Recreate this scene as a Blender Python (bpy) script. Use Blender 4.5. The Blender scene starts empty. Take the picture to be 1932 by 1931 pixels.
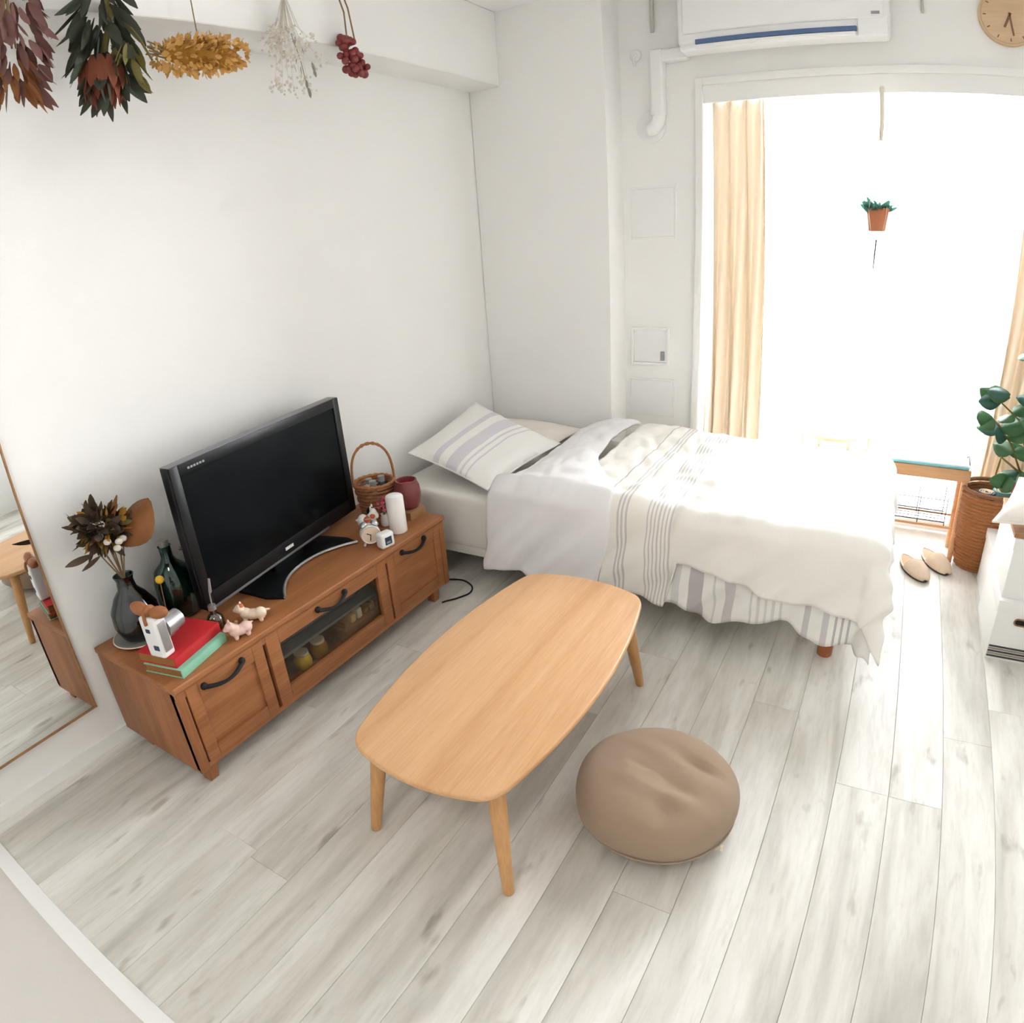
import bpy, bmesh, math, random
from mathutils import Vector, Matrix, noise, Euler

R = random.Random(7)
PI = math.pi
SC = bpy.context.scene
COL = SC.collection

# ------------------------------------------------------------------ camera
cd = bpy.data.cameras.new('camera')
cam = bpy.data.objects.new('camera', cd)
COL.objects.link(cam)
right = Vector((0.86221521, 0.50221497, -0.06606853))
up = Vector((-0.14582438, 0.3710047, 0.91711))
fwd = Vector((-0.48509811, 0.78111179, -0.39312109))
cam.matrix_world = Matrix((
    (right.x, up.x, -fwd.x, 2.0766), (right.y, up.y, -fwd.y, -0.1826),
    (right.z, up.z, -fwd.z, 1.5), (0, 0, 0, 1)))
cd.type = 'PANO'
cd.sensor_width = 36.0
cd.sensor_height = 36.0
cd.sensor_fit = 'HORIZONTAL'
cd.clip_start = 0.01
holder = cd if hasattr(cd, 'panorama_type') else cd.cycles
holder.panorama_type = 'FISHEYE_LENS_POLYNOMIAL'
holder.fisheye_fov = math.radians(170)
holder.fisheye_polynomial_k0 = 0.0
holder.fisheye_polynomial_k1 = -4.40359742e-02
holder.fisheye_polynomial_k2 = 8.57295204e-05
holder.fisheye_polynomial_k3 = 1.87940015e-05
holder.fisheye_polynomial_k4 = -5.23796162e-07
SC.camera = cam

# ------------------------------------------------------------------ world, light, exposure
w = bpy.data.worlds.new('overcast_sky')
SC.world = w
w.use_nodes = True
bgn = w.node_tree.nodes['Background']
bgn.inputs[0].default_value = (0.95, 0.95, 1.01, 1)
bgn.inputs[1].default_value = 8.0

pl = bpy.data.lights.new('window_portal', 'AREA')
pl.shape = 'RECTANGLE'
pl.size = 1.75
pl.size_y = 2.15
pl.cycles.is_portal = True
po = bpy.data.objects.new('window_portal', pl)
po.location = (2.0, 3.46, 1.1)
po.rotation_euler = (-PI / 2, 0, 0)
COL.objects.link(po)

SC.view_settings.view_transform = 'Standard'
SC.view_settings.look = 'None'
SC.view_settings.gamma = 1.0
SC.view_settings.use_curve_mapping = False
SC.view_settings.exposure = 1.5
cy = SC.cycles
cy.use_denoising = True
try:
    cy.denoiser = 'OPENIMAGEDENOISE'
except Exception:
    pass
cy.use_adaptive_sampling = True
cy.adaptive_threshold = 0.2
cy.adaptive_min_samples = 8
cy.max_bounces = 8
cy.diffuse_bounces = 5
cy.glossy_bounces = 3
cy.transmission_bounces = 4
cy.transparent_max_bounces = 8
cy.sample_clamp_indirect = 8.0
cy.caustics_reflective = False
cy.caustics_refractive = False


# ------------------------------------------------------------------ materials
def srgb(r, g, b):
    def f(c):
        c /= 255.0
        return c / 12.92 if c <= 0.04045 else ((c + 0.055) / 1.055) ** 2.4
    return (f(r), f(g), f(b), 1)


def newmat(name):
    m = bpy.data.materials.new(name)
    m.use_nodes = True
    nt = m.node_tree
    b = nt.nodes['Principled BSDF']
    return m, nt, b


def N(nt, t, **kw):
    n = nt.nodes.new(t)
    for k, v in kw.items():
        setattr(n, k, v)
    return n


def plain(name, col, rough=0.5, metal=0.0, spec=0.5, var=0.06, scale=30, bump=0.0, sheen=0.0):
    """Principled with a fine procedural colour variation and optional fine relief."""
    m, nt, b = newmat(name)
    b.inputs['Roughness'].default_value = rough
    b.inputs['Metallic'].default_value = metal
    b.inputs['Specular IOR Level'].default_value = spec
    if sheen:
        b.inputs['Sheen Weight'].default_value = sheen
    tc = N(nt, 'ShaderNodeTexCoord')
    nz = N(nt, 'ShaderNodeTexNoise')
    nz.inputs['Scale'].default_value = scale
    nz.inputs['Detail'].default_value = 4
    nt.links.new(tc.outputs['Object'], nz.inputs['Vector'])
    mr = N(nt, 'ShaderNodeMapRange')
    mr.inputs['To Min'].default_value = 1 - var
    mr.inputs['To Max'].default_value = 1 + var
    nt.links.new(nz.outputs['Fac'], mr.inputs['Value'])
    vm = N(nt, 'ShaderNodeVectorMath', operation='SCALE')
    vm.inputs[0].default_value = col[:3]
    nt.links.new(mr.outputs['Result'], vm.inputs['Scale'])
    nt.links.new(vm.outputs['Vector'], b.inputs['Base Color'])
    if bump:
        bp_ = N(nt, 'ShaderNodeBump')
        bp_.inputs['Strength'].default_value = bump
        bp_.inputs['Distance'].default_value = 0.004
        nt.links.new(nz.outputs['Fac'], bp_.inputs['Height'])
        nt.links.new(bp_.outputs['Normal'], b.inputs['Normal'])
    return m


def wood(name, c1, c2, rough=0.45, axis='Y', scale=9.0, stretch=0.07, spec=0.4):
    m, nt, b = newmat(name)
    b.inputs['Roughness'].default_value = rough
    b.inputs['Specular IOR Level'].default_value = spec
    tc = N(nt, 'ShaderNodeTexCoord')
    mp = N(nt, 'ShaderNodeMapping')
    s = [1, 1, 1]
    s['XYZ'.index(axis)] = stretch
    mp.inputs['Scale'].default_value = s
    nt.links.new(tc.outputs['Object'], mp.inputs['Vector'])
    n1 = N(nt, 'ShaderNodeTexNoise')
    n1.inputs['Scale'].default_value = scale
    n1.inputs['Detail'].default_value = 6
    n1.inputs['Distortion'].default_value = 0.6
    nt.links.new(mp.outputs['Vector'], n1.inputs['Vector'])
    n2 = N(nt, 'ShaderNodeTexNoise')
    n2.inputs['Scale'].default_value = scale * 14
    n2.inputs['Detail'].default_value = 3
    nt.links.new(mp.outputs['Vector'], n2.inputs['Vector'])
    ad = N(nt, 'ShaderNodeMath', operation='MULTIPLY_ADD')
    ad.inputs[1].default_value = 0.45
    nt.links.new(n2.outputs['Fac'], ad.inputs[0])
    nt.links.new(n1.outputs['Fac'], ad.inputs[2])
    cr = N(nt, 'ShaderNodeValToRGB')
    cr.color_ramp.elements[0].position = 0.5
    cr.color_ramp.elements[0].color = c2
    cr.color_ramp.elements[1].position = 0.92
    cr.color_ramp.elements[1].color = c1
    nt.links.new(ad.outputs[0], cr.inputs['Fac'])
    nt.links.new(cr.outputs['Color'], b.inputs['Base Color'])
    bm_ = N(nt, 'ShaderNodeBump')
    bm_.inputs['Strength'].default_value = 0.12
    bm_.inputs['Distance'].default_value = 0.002
    nt.links.new(n2.outputs['Fac'], bm_.inputs['Height'])
    nt.links.new(bm_.outputs['Normal'], b.inputs['Normal'])
    return m


def glassy(name, tint, gloss=0.08, rough=0.02, fres=0.8):
    """Thin glass: tinted see-through with a mirror sheen by Fresnel."""
    m = bpy.data.materials.new(name)
    m.use_nodes = True
    nt = m.node_tree
    nt.nodes.remove(nt.nodes['Principled BSDF'])
    out = nt.nodes['Material Output']
    tr = N(nt, 'ShaderNodeBsdfTransparent')
    tr.inputs[0].default_value = tint
    gl = N(nt, 'ShaderNodeBsdfGlossy')
    gl.inputs['Roughness'].default_value = rough
    fr = N(nt, 'ShaderNodeFresnel')
    fr.inputs[0].default_value = 1.45
    sc = N(nt, 'ShaderNodeMath', operation='MULTIPLY_ADD')
    sc.inputs[1].default_value = fres
    sc.inputs[2].default_value = gloss * 0.3
    nt.links.new(fr.outputs[0], sc.inputs[0])
    mx = N(nt, 'ShaderNodeMixShader')
    nt.links.new(sc.outputs[0], mx.inputs[0])
    nt.links.new(tr.outputs[0], mx.inputs[1])
    nt.links.new(gl.outputs[0], mx.inputs[2])
    nt.links.new(mx.outputs[0], out.inputs['Surface'])
    return m


def cloth(name, col, trans=0.0, weave=420, bump=0.25, ramp=None, wr=0.0, span=(0.0, 1.0)):
    """Woven fabric; `ramp` = list of (u0,u1,colour) stripes across UV x; trans = share of translucency."""
    m, nt, b = newmat(name)
    b.inputs['Roughness'].default_value = 0.9
    b.inputs['Specular IOR Level'].default_value = 0.15
    b.inputs['Sheen Weight'].default_value = 0.15
    tc = N(nt, 'ShaderNodeTexCoord')
    nz = N(nt, 'ShaderNodeTexNoise')
    nz.inputs['Scale'].default_value = weave
    nz.inputs['Detail'].default_value = 2
    nt.links.new(tc.outputs['Object'], nz.inputs['Vector'])
    mr = N(nt, 'ShaderNodeMapRange')
    mr.inputs['To Min'].default_value = 0.93
    mr.inputs['To Max'].default_value = 1.06
    nt.links.new(nz.outputs['Fac'], mr.inputs['Value'])
    vm = N(nt, 'ShaderNodeVectorMath', operation='SCALE')
    nt.links.new(mr.outputs['Result'], vm.inputs['Scale'])
    if ramp:
        sx = N(nt, 'ShaderNodeSeparateXYZ')
        nt.links.new(tc.outputs['UV'], sx.inputs[0])
        rg = N(nt, 'ShaderNodeMapRange')
        rg.inputs['From Min'].default_value = span[0]
        rg.inputs['From Max'].default_value = span[1]
        nt.links.new(sx.outputs[0], rg.inputs['Value'])
        cr = N(nt, 'ShaderNodeValToRGB')
        cr.color_ramp.interpolation = 'CONSTANT'
        els = cr.color_ramp.elements
        els[0].position = 0.0
        els[0].color = col
        els.remove(els[1])
        for (a, z, c) in ramp:
            e = els.new(a)
            e.color = c
            e = els.new(z)
            e.color = col
        nt.links.new(rg.outputs[0], cr.inputs[0])
        nt.links.new(cr.outputs[0], vm.inputs[0])
    else:
        vm.inputs[0].default_value = col[:3]
    nt.links.new(vm.outputs[0], b.inputs['Base Color'])
    bn = N(nt, 'ShaderNodeBump')
    bn.inputs['Strength'].default_value = bump
    bn.inputs['Distance'].default_value = 0.002
    hsrc = nz.outputs['Fac']
    if wr:
        n3 = N(nt, 'ShaderNodeTexNoise')
        n3.inputs['Scale'].default_value = 11
        n3.inputs['Detail'].default_value = 5
        n3.inputs['Distortion'].default_value = 1.2
        nt.links.new(tc.outputs['Object'], n3.inputs['Vector'])
        ma = N(nt, 'ShaderNodeMath', operation='MULTIPLY_ADD')
        ma.inputs[1].default_value = wr
        nt.links.new(n3.outputs['Fac'], ma.inputs[0])
        nt.links.new(nz.outputs['Fac'], ma.inputs[2])
        hsrc = ma.outputs[0]
    nt.links.new(hsrc, bn.inputs['Height'])
    nt.links.new(bn.outputs[0], b.inputs['Normal'])
    if trans:
        tl = N(nt, 'ShaderNodeBsdfTranslucent')
        nt.links.new(vm.outputs[0], tl.inputs[0])
        mx = N(nt, 'ShaderNodeMixShader')
        mx.inputs[0].default_value = trans
        nt.links.new(b.outputs[0], mx.inputs[1])
        nt.links.new(tl.outputs[0], mx.inputs[2])
        nt.links.new(mx.outputs[0], nt.nodes['Material Output'].inputs['Surface'])
    return m


def leafmat(name, col, trans=0.25, rough=0.55):
    m = plain(name, col, rough, var=0.22, scale=22)
    nt = m.node_tree
    b = nt.nodes['Principled BSDF']
    tl = N(nt, 'ShaderNodeBsdfTranslucent')
    tl.inputs[0].default_value = col
    mx = N(nt, 'ShaderNodeMixShader')
    mx.inputs[0].default_value = trans
    nt.links.new(b.outputs[0], mx.inputs[1])
    nt.links.new(tl.outputs[0], mx.inputs[2])
    nt.links.new(mx.outputs[0], nt.nodes['Material Output'].inputs['Surface'])
    return m


def plank_material():
    """White-washed boards: each board its own tone (object random), long grey streaks, a few knots."""
    m, nt, b = newmat('whitewashed_board')
    b.inputs['Specular IOR Level'].default_value = 0.4
    tc = N(nt, 'ShaderNodeTexCoord')
    oi = N(nt, 'ShaderNodeObjectInfo')
    off = N(nt, 'ShaderNodeVectorMath', operation='SCALE')
    off.inputs[0].default_value = (37.0, 91.0, 13.0)
    nt.links.new(oi.outputs['Random'], off.inputs['Scale'])
    add = N(nt, 'ShaderNodeVectorMath', operation='ADD')
    nt.links.new(tc.outputs['Object'], add.inputs[0])
    nt.links.new(off.outputs[0], add.inputs[1])
    mp = N(nt, 'ShaderNodeMapping')
    mp.inputs['Scale'].default_value = (1.0, 0.13, 1.0)
    nt.links.new(add.outputs[0], mp.inputs['Vector'])

    def nzn(scale, det, dist=0.0, rough=0.5):
        n = N(nt, 'ShaderNodeTexNoise')
        n.inputs['Scale'].default_value = scale
        n.inputs['Detail'].default_value = det
        n.inputs['Distortion'].default_value = dist
        n.inputs['Roughness'].default_value = rough
        nt.links.new(mp.outputs[0], n.inputs['Vector'])
        return n
    broad = nzn(6.5, 3, 0.9)
    fine = nzn(60, 5, 0.3, 0.65)
    r1 = N(nt, 'ShaderNodeValToRGB')
    e = r1.color_ramp.elements
    e[0].position = 0.30
    e[0].color = srgb(190, 186, 177)
    e[1].position = 0.62
    e[1].color = srgb(231, 228, 221)
    k = e.new(0.46)
    k.color = srgb(214, 210, 201)
    nt.links.new(broad.outputs[0], r1.inputs[0])
    r2 = N(nt, 'ShaderNodeValToRGB')
    e = r2.color_ramp.elements
    e[0].position = 0.28
    e[0].color = (0.72, 0.71, 0.68, 1)
    e[1].position = 0.55
    e[1].color = (1, 1, 1, 1)
    nt.links.new(fine.outputs[0], r2.inputs[0])
    mul = N(nt, 'ShaderNodeMixRGB', blend_type='MULTIPLY')
    mul.inputs[0].default_value = 0.5
    nt.links.new(r1.outputs[0], mul.inputs[1])
    nt.links.new(r2.outputs[0], mul.inputs[2])
    # knots and dark dashes
    mp2 = N(nt, 'ShaderNodeMapping')
    mp2.inputs['Scale'].default_value = (1.0, 0.35, 1.0)
    nt.links.new(add.outputs[0], mp2.inputs['Vector'])
    kn = N(nt, 'ShaderNodeTexNoise')
    kn.inputs['Scale'].default_value = 16
    kn.inputs['Detail'].default_value = 3
    nt.links.new(mp2.outputs[0], kn.inputs['Vector'])
    r3 = N(nt, 'ShaderNodeValToRGB')
    e = r3.color_ramp.elements
    e[0].position = 0.25
    e[0].color = (0.62, 0.6, 0.56, 1)
    e[1].position = 0.36
    e[1].color = (1, 1, 1, 1)
    nt.links.new(kn.outputs[0], r3.inputs[0])
    mul2 = N(nt, 'ShaderNodeMixRGB', blend_type='MULTIPLY')
    mul2.inputs[0].default_value = 0.9
    nt.links.new(mul.outputs[0], mul2.inputs[1])
    nt.links.new(r3.outputs[0], mul2.inputs[2])
    # board to board tone
    mr = N(nt, 'ShaderNodeMapRange')
    mr.inputs['To Min'].default_value = 0.94
    mr.inputs['To Max'].default_value = 1.03
    nt.links.new(oi.outputs['Random'], mr.inputs['Value'])
    vs = N(nt, 'ShaderNodeVectorMath', operation='SCALE')
    nt.links.new(mul2.outputs[0], vs.inputs[0])
    nt.links.new(mr.outputs[0], vs.inputs['Scale'])
    nt.links.new(vs.outputs[0], b.inputs['Base Color'])
    rr = N(nt, 'ShaderNodeMapRange')
    rr.inputs['To Min'].default_value = 0.48
    rr.inputs['To Max'].default_value = 0.34
    nt.links.new(fine.outputs[0], rr.inputs['Value'])
    nt.links.new(rr.outputs[0], b.inputs['Roughness'])
    bn = N(nt, 'ShaderNodeBump')
    bn.inputs['Strength'].default_value = 0.15
    bn.inputs['Distance'].default_value = 0.002
    nt.links.new(fine.outputs[0], bn.inputs['Height'])
    nt.links.new(bn.outputs[0], b.inputs['Normal'])
    return m


M = {}
M['wall'] = plain('wallpaper', srgb(244, 243, 240), 0.85, var=0.012, scale=180, bump=0.08, spec=0.2)
M['ceil'] = plain('ceiling_paper', srgb(247, 246, 245), 0.9, var=0.01, scale=150, bump=0.05, spec=0.2)
M['trimw'] = plain('white_paint', srgb(243, 242, 239), 0.45, var=0.01, scale=40)
M['plank'] = plank_material()
M['subfloor'] = plain('floor_joint', srgb(196, 192, 184), 0.9, var=0.1)
M['vinyl'] = plain('kitchen_vinyl', srgb(214, 209, 203), 0.5, var=0.03, scale=160)
M['concrete'] = plain('balcony_concrete', srgb(205, 203, 200), 0.85, var=0.08, scale=14, bump=0.2)
M['glass'] = glassy('window_glass', (0.96, 0.98, 0.97, 1))
M['darkglass'] = glassy('smoked_door_glass', (0.84, 0.84, 0.80, 1), 0.0, fres=0.12)
M['clearglass'] = glassy('clear_glass', (0.9, 0.92, 0.9, 1), 0.15)
M['tealglass'] = glassy('teal_bottle_glass', (0.34, 0.58, 0.53, 1), 0.15)
M['blueglass'] = glassy('smoky_blue_glass', (0.20, 0.27, 0.29, 1), 0.2)
M['mirror'] = newmat('mirror_silver')[0]
_b = M['mirror'].node_tree.nodes['Principled BSDF']
_b.inputs['Metallic'].default_value = 1
_b.inputs['Roughness'].default_value = 0.015
_b.inputs['Base Color'].default_value = (0.9, 0.92, 0.91, 1)
M['cab'] = wood('tv_stand_oak', srgb(178, 118, 74), srgb(142, 88, 52), 0.5, 'Y', 11, 0.06)
M['cabside'] = wood('tv_stand_oak_end', srgb(172, 112, 70), srgb(136, 84, 50), 0.5, 'Z', 11, 0.1)
M['table'] = wood('table_veneer', srgb(224, 180, 135), srgb(203, 154, 107), 0.42, 'Y', 13, 0.05)
M['leg'] = wood('table_leg_wood', srgb(210, 162, 108), srgb(180, 130, 80), 0.45, 'Z', 13, 0.1)
M['bedleg'] = wood('bed_leg_wood', srgb(190, 116, 72), srgb(160, 92, 56), 0.45, 'Z', 12, 0.1)
M['palewood'] = wood('pale_wood', srgb(226, 180, 134), srgb(204, 152, 106), 0.5, 'X', 12, 0.08)
M['brownwood'] = wood('brown_board', srgb(176, 134, 92), srgb(140, 100, 64), 0.5, 'X', 12, 0.08)
M['black'] = plain('black_plastic', srgb(14, 15, 17), 0.35, var=0.05, spec=0.3)
M['blackmat'] = plain('black_iron', srgb(24, 22, 22), 0.55, metal=0.3, var=0.1)
M['screen'] = plain('tv_panel', srgb(9, 13, 15), 0.2, var=0.02, spec=0.12)
M['silver'] = plain('silver_trim', srgb(190, 190, 192), 0.3, metal=0.8, var=0.04)
M['greytrim'] = plain('grey_trim', srgb(120, 120, 124), 0.35, metal=0.4, var=0.04)
M['mark'] = plain('print_grey', srgb(150, 152, 156), 0.6)
M['cablegrey'] = plain('pale_grey_cable', srgb(196, 195, 188), 0.6)
M['whiteplastic'] = plain('white_plastic', srgb(240, 240, 238), 0.35, var=0.01)
M['slot'] = plain('louver_blue_grey', srgb(84, 108, 150), 0.5)
M['sheet'] = cloth('fitted_sheet', srgb(232, 229, 222), wr=1.5)
M['lav'] = cloth('grey_lavender_linen', srgb(240, 238, 238), wr=2.5)
lavc = srgb(220, 215, 220)
M['pillow'] = cloth('striped_pillow_linen', srgb(244, 242, 237), wr=2.0,
                    ramp=[(0.30, 0.37, lavc), (0.46, 0.59, lavc), (0.63, 0.655, lavc), (0.70, 0.72, lavc)])
M['pillow2'] = cloth('plain_pillow_linen', srgb(240, 232, 222), wr=2.0)
g1 = srgb(210, 206, 204)
g2 = srgb(194, 189, 188)
g3 = srgb(219, 216, 213)


def lines(a, b, n, wd, c, x0, x1):
    """n equal thin stripes of width wd between a and b, in ramp units of the span x0..x1."""
    out_ = []
    for i in range(n):
        p = a + (b - a) * i / max(1, n - 1)
        out_.append(((p - x0) / (x1 - x0), (p + wd - x0) / (x1 - x0), c))
    return out_


D0, D1 = 1.12, 1.46
M['duvet'] = cloth('cream_duvet_cover', srgb(246, 242, 234), wr=2.5, span=(D0, D1), ramp=(
    lines(1.15, 1.15, 1, 0.005, g2, D0, D1) + lines(1.212, 1.245, 3, 0.008, g1, D0, D1) + lines(1.33, 1.42, 7, 0.0055, g1, D0, D1)))
H0, H1 = 1.42, 2.12
M['hemband'] = cloth('striped_duvet_hem', srgb(243, 240, 235), wr=1.5, span=(H0, H1), ramp=(
    lines(1.44, 1.44, 1, 0.03, g3, H0, H1) + lines(1.505, 1.505, 1, 0.055, g2, H0, H1) + lines(1.60, 1.60, 1, 0.008, g3, H0, H1)
    + lines(1.64, 1.64, 1, 0.035, g1, H0, H1) + lines(1.735, 1.84, 5, 0.009, g3, H0, H1) + lines(1.925, 1.925, 1, 0.022, g1, H0, H1)
    + lines(1.99, 1.99, 1, 0.022, g1, H0, H1) + lines(2.03, 2.075, 3, 0.009, g2, H0, H1)))
M['hemdark'] = cloth('grey_hem_lining', srgb(196, 193, 188))
M['pouf'] = cloth('taupe_cushion_fabric', srgb(160, 138, 117), weave=700, bump=0.5, wr=1.0)
M['curtain'] = cloth('cream_curtain', srgb(245, 234, 218), trans=0.18, weave=500)
M['wicker'] = plain('wicker', srgb(170, 110, 64), 0.7, var=0.25, scale=140, bump=0.5)
M['wickerd'] = plain('dark_wicker', srgb(146, 96, 62), 0.75, var=0.25, scale=120, bump=0.5)
M['slip'] = plain('beige_suede', srgb(222, 202, 178), 0.9, var=0.06, scale=60, bump=0.2)
M['slipin'] = plain('tan_insole', srgb(176, 146, 116), 0.9, var=0.1, scale=60)
M['sole'] = plain('dark_sole', srgb(70, 62, 56), 0.8)
M['terra'] = plain('terracotta', srgb(190, 120, 84), 0.8, var=0.12, scale=40)
M['rope'] = plain('cotton_rope', srgb(236, 226, 206), 0.9, var=0.08, scale=200, bump=0.4)
M['clockface'] = wood('clock_face_wood', srgb(222, 194, 158), srgb(205, 172, 134), 0.55, 'X', 10, 0.08)
M['clockrim'] = plain('clock_rim', srgb(208, 178, 142), 0.5)
M['hand'] = plain('clock_hand_brown', srgb(132, 96, 66), 0.5)
M['teal'] = cloth('aqua_cushion', srgb(140, 200, 206))
M['padtop'] = cloth('pale_cushion', srgb(232, 240, 241))
M['red'] = plain('red_cloth_cover', srgb(190, 32, 38), 0.55, var=0.06)
M['mint'] = plain('mint_cover', srgb(138, 196, 168), 0.6, var=0.06)
M['kraft'] = plain('kraft_pages', srgb(150, 100, 52), 0.85, var=0.12, scale=90)
M['leather'] = plain('brown_leather', srgb(160, 98, 56), 0.55, var=0.15, scale=50, bump=0.2)
M['ceramic'] = plain('white_ceramic', srgb(238, 234, 228), 0.25, var=0.02)
M['greyplate'] = plain('grey_stoneware', srgb(150, 148, 142), 0.35, var=0.12, scale=30)
M['redglaze'] = plain('red_brown_glaze', srgb(128, 66, 66), 0.3, var=0.3, scale=26)
M['cream'] = plain('cream_glaze', srgb(236, 214, 190), 0.4, var=0.08)
M['orange'] = plain('orange_glaze', srgb(206, 104, 66), 0.4, var=0.08)
M['pinkg'] = plain('pink_glaze', srgb(232, 196, 184), 0.4, var=0.06)
M['yellow'] = plain('yellow_petal', srgb(232, 186, 50), 0.8, var=0.15, scale=80, bump=0.4)
M['gold'] = leafmat('straw_yellow', srgb(220, 176, 104), 0.2, 0.85)
M['gold2'] = leafmat('straw_ochre', srgb(176, 124, 46), 0.15, 0.85)
M['drygreen'] = leafmat('dry_dark_green', srgb(62, 66, 52), 0.1, 0.8)
M['olive'] = leafmat('dry_olive', srgb(122, 112, 62), 0.15, 0.8)
M['rust'] = leafmat('dry_rust_petal', srgb(124, 66, 44), 0.12, 0.8)
M['mauve'] = leafmat('dry_mauve', srgb(120, 84, 78), 0.12, 0.85)
M['brownleaf'] = leafmat('dry_brown_leaf', srgb(136, 84, 42), 0.15, 0.75)
M['darkbrown'] = leafmat('dry_dark_brown', srgb(74, 58, 42), 0.1, 0.85)
M['paleflower'] = leafmat('pale_dry_flower', srgb(232, 226, 214), 0.3, 0.9)
M['greyleaf'] = leafmat('grey_dry_leaf', srgb(150, 150, 140), 0.2, 0.9)
M['berry'] = plain('dry_red_berry', srgb(128, 46, 46), 0.45, var=0.25, scale=40)
M['stem'] = plain('dry_stem', srgb(140, 116, 84), 0.85, var=0.15)
M['pinkfl'] = leafmat('pink_petal', srgb(202, 92, 110), 0.2, 0.8)
M['green'] = leafmat('green_leaf', srgb(84, 128, 84), 0.4, 0.4)
M['green2'] = leafmat('blue_green_leaf', srgb(64, 110, 96), 0.35, 0.4)
M['redfruit'] = plain('red_fruit', srgb(214, 60, 70), 0.4)
M['card'] = plain('white_card', srgb(240, 239, 236), 0.75, var=0.01)
M['stripe'] = plain('dark_print', srgb(62, 58, 60), 0.7, var=0.1)
M['stripe2'] = plain('light_print', srgb(150, 140, 128), 0.7, var=0.1)
M['navy'] = plain('navy_plastic', srgb(44, 60, 84), 0.5)
M['oil'] = glassy('amber_oil', (0.62, 0.58, 0.32, 1), 0.1)
M['wire'] = plain('dark_wire', srgb(70, 60, 66), 0.5, metal=0.5)
M['mothersoil'] = plain('potting_soil', srgb(70, 52, 38), 0.95, var=0.3, scale=80, bump=0.6)


# ------------------------------------------------------------------ mesh helpers
def append(bm, tmp, mat=None):
    if mat is not None:
        bmesh.ops.transform(tmp, matrix=mat, verts=tmp.verts)
    me = bpy.data.meshes.new('tmp')
    tmp.to_mesh(me)
    tmp.free()
    bm.from_mesh(me)
    bpy.data.meshes.remove(me)


def box(bm, lo, hi, bev=0.0, seg=2, mat=None):
    t = bmesh.new()
    bmesh.ops.create_cube(t, size=1)
    c = [(a + b) / 2 for a, b in zip(lo, hi)]
    s = [abs(b - a) for a, b in zip(lo, hi)]
    for v in t.verts:
        v.co = Vector((c[0] + v.co.x * s[0], c[1] + v.co.y * s[1], c[2] + v.co.z * s[2]))
    if bev:
        bmesh.ops.bevel(t, geom=t.edges[:], offset=min(bev, min(s) * 0.49), segments=seg, profile=0.6, affect='EDGES')
    append(bm, t, mat)
    return bm


def lathe(bm, prof, n=28, c=(0, 0, 0), mat=None, wob=None):
    t = bmesh.new()
    rings = []
    for r, z in prof:
        ring = []
        for k in range(n):
            a = 2 * PI * k / n
            rr = max(r, 1e-4)
            if wob:
                rr *= wob(a, z)
            ring.append(t.verts.new((c[0] + rr * math.cos(a), c[1] + rr * math.sin(a), c[2] + z)))
        rings.append(ring)
    for i in range(len(rings) - 1):
        for k in range(n):
            t.faces.new((rings[i][k], rings[i][(k + 1) % n], rings[i + 1][(k + 1) % n], rings[i + 1][k]))
    if prof[0][0] > 1e-3:
        t.faces.new(list(reversed(rings[0])))
    if prof[-1][0] > 1e-3:
        t.faces.new(rings[-1])
    append(bm, t, mat)
    return bm


def lathe_open(bm, prof, n=28, c=(0, 0, 0)):
    return lathe(bm, prof, n, c)


def tube(bm, pts, r, n=8, caps=True):
    pts = [Vector(p) for p in pts]
    rs = r if isinstance(r, (list, tuple)) else [r] * len(pts)
    rings = []
    prev = None
    for i, p in enumerate(pts):
        d = (pts[min(i + 1, len(pts) - 1)] - pts[max(i - 1, 0)])
        d = d.normalized() if d.length > 1e-9 else Vector((0, 0, 1))
        if prev is None:
            a = d.orthogonal().normalized()
        else:
            a = prev - d * prev.dot(d)
            a = a.normalized() if a.length > 1e-6 else d.orthogonal().normalized()
        prev = a
        b = d.cross(a)
        rings.append([bm.verts.new(p + (a * math.cos(2 * PI * k / n) + b * math.sin(2 * PI * k / n)) * rs[i]) for k in range(n)])
    for i in range(len(rings) - 1):
        for k in range(n):
            bm.faces.new((rings[i][k], rings[i][(k + 1) % n], rings[i + 1][(k + 1) % n], rings[i + 1][k]))
    if caps:
        bm.faces.new(list(reversed(rings[0])))
        bm.faces.new(rings[-1])
    return bm


def ball(bm, c, r, sub=2, mat=None):
    t = bmesh.new()
    bmesh.ops.create_icosphere(t, subdivisions=sub, radius=1)
    rv = r if isinstance(r, (list, tuple)) else (r, r, r)
    for v in t.verts:
        v.co = Vector((v.co.x * rv[0], v.co.y * rv[1], v.co.z * rv[2]))
    if mat is not None:
        bmesh.ops.transform(t, matrix=mat, verts=t.verts)
    for v in t.verts:
        v.co += Vector(c)
    append(bm, t)
    return bm


def leaf(bm, base, d, length, width, bend=0.2, n=5, side=None, cup=0.15):
    """A leaf blade with a midrib fold, built along d from base."""
    base = Vector(base)
    d = Vector(d).normalized()
    s = Vector(side) if side is not None else d.cross(Vector((R.uniform(-1, 1), R.uniform(-1, 1), R.uniform(-1, 1))))
    s = (s - d * s.dot(d))
    s = s.normalized() if s.length > 1e-6 else d.orthogonal().normalized()
    nrm = d.cross(s)
    rows = []
    for i in range(n + 1):
        t = i / n
        wv = width * (math.sin(PI * min(1, t * 0.93 + 0.05)) ** 0.8)
        p = base + d * (length * t) + nrm * (bend * length * t * t)
        rows.append((bm.verts.new(p - s * wv / 2 + nrm * cup * wv), bm.verts.new(p), bm.verts.new(p + s * wv / 2 + nrm * cup * wv)))
    for a, b in zip(rows, rows[1:]):
        bm.faces.new((a[0], a[1], b[1], b[0]))
        bm.faces.new((a[1], a[2], b[2], b[1]))
    return bm


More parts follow.
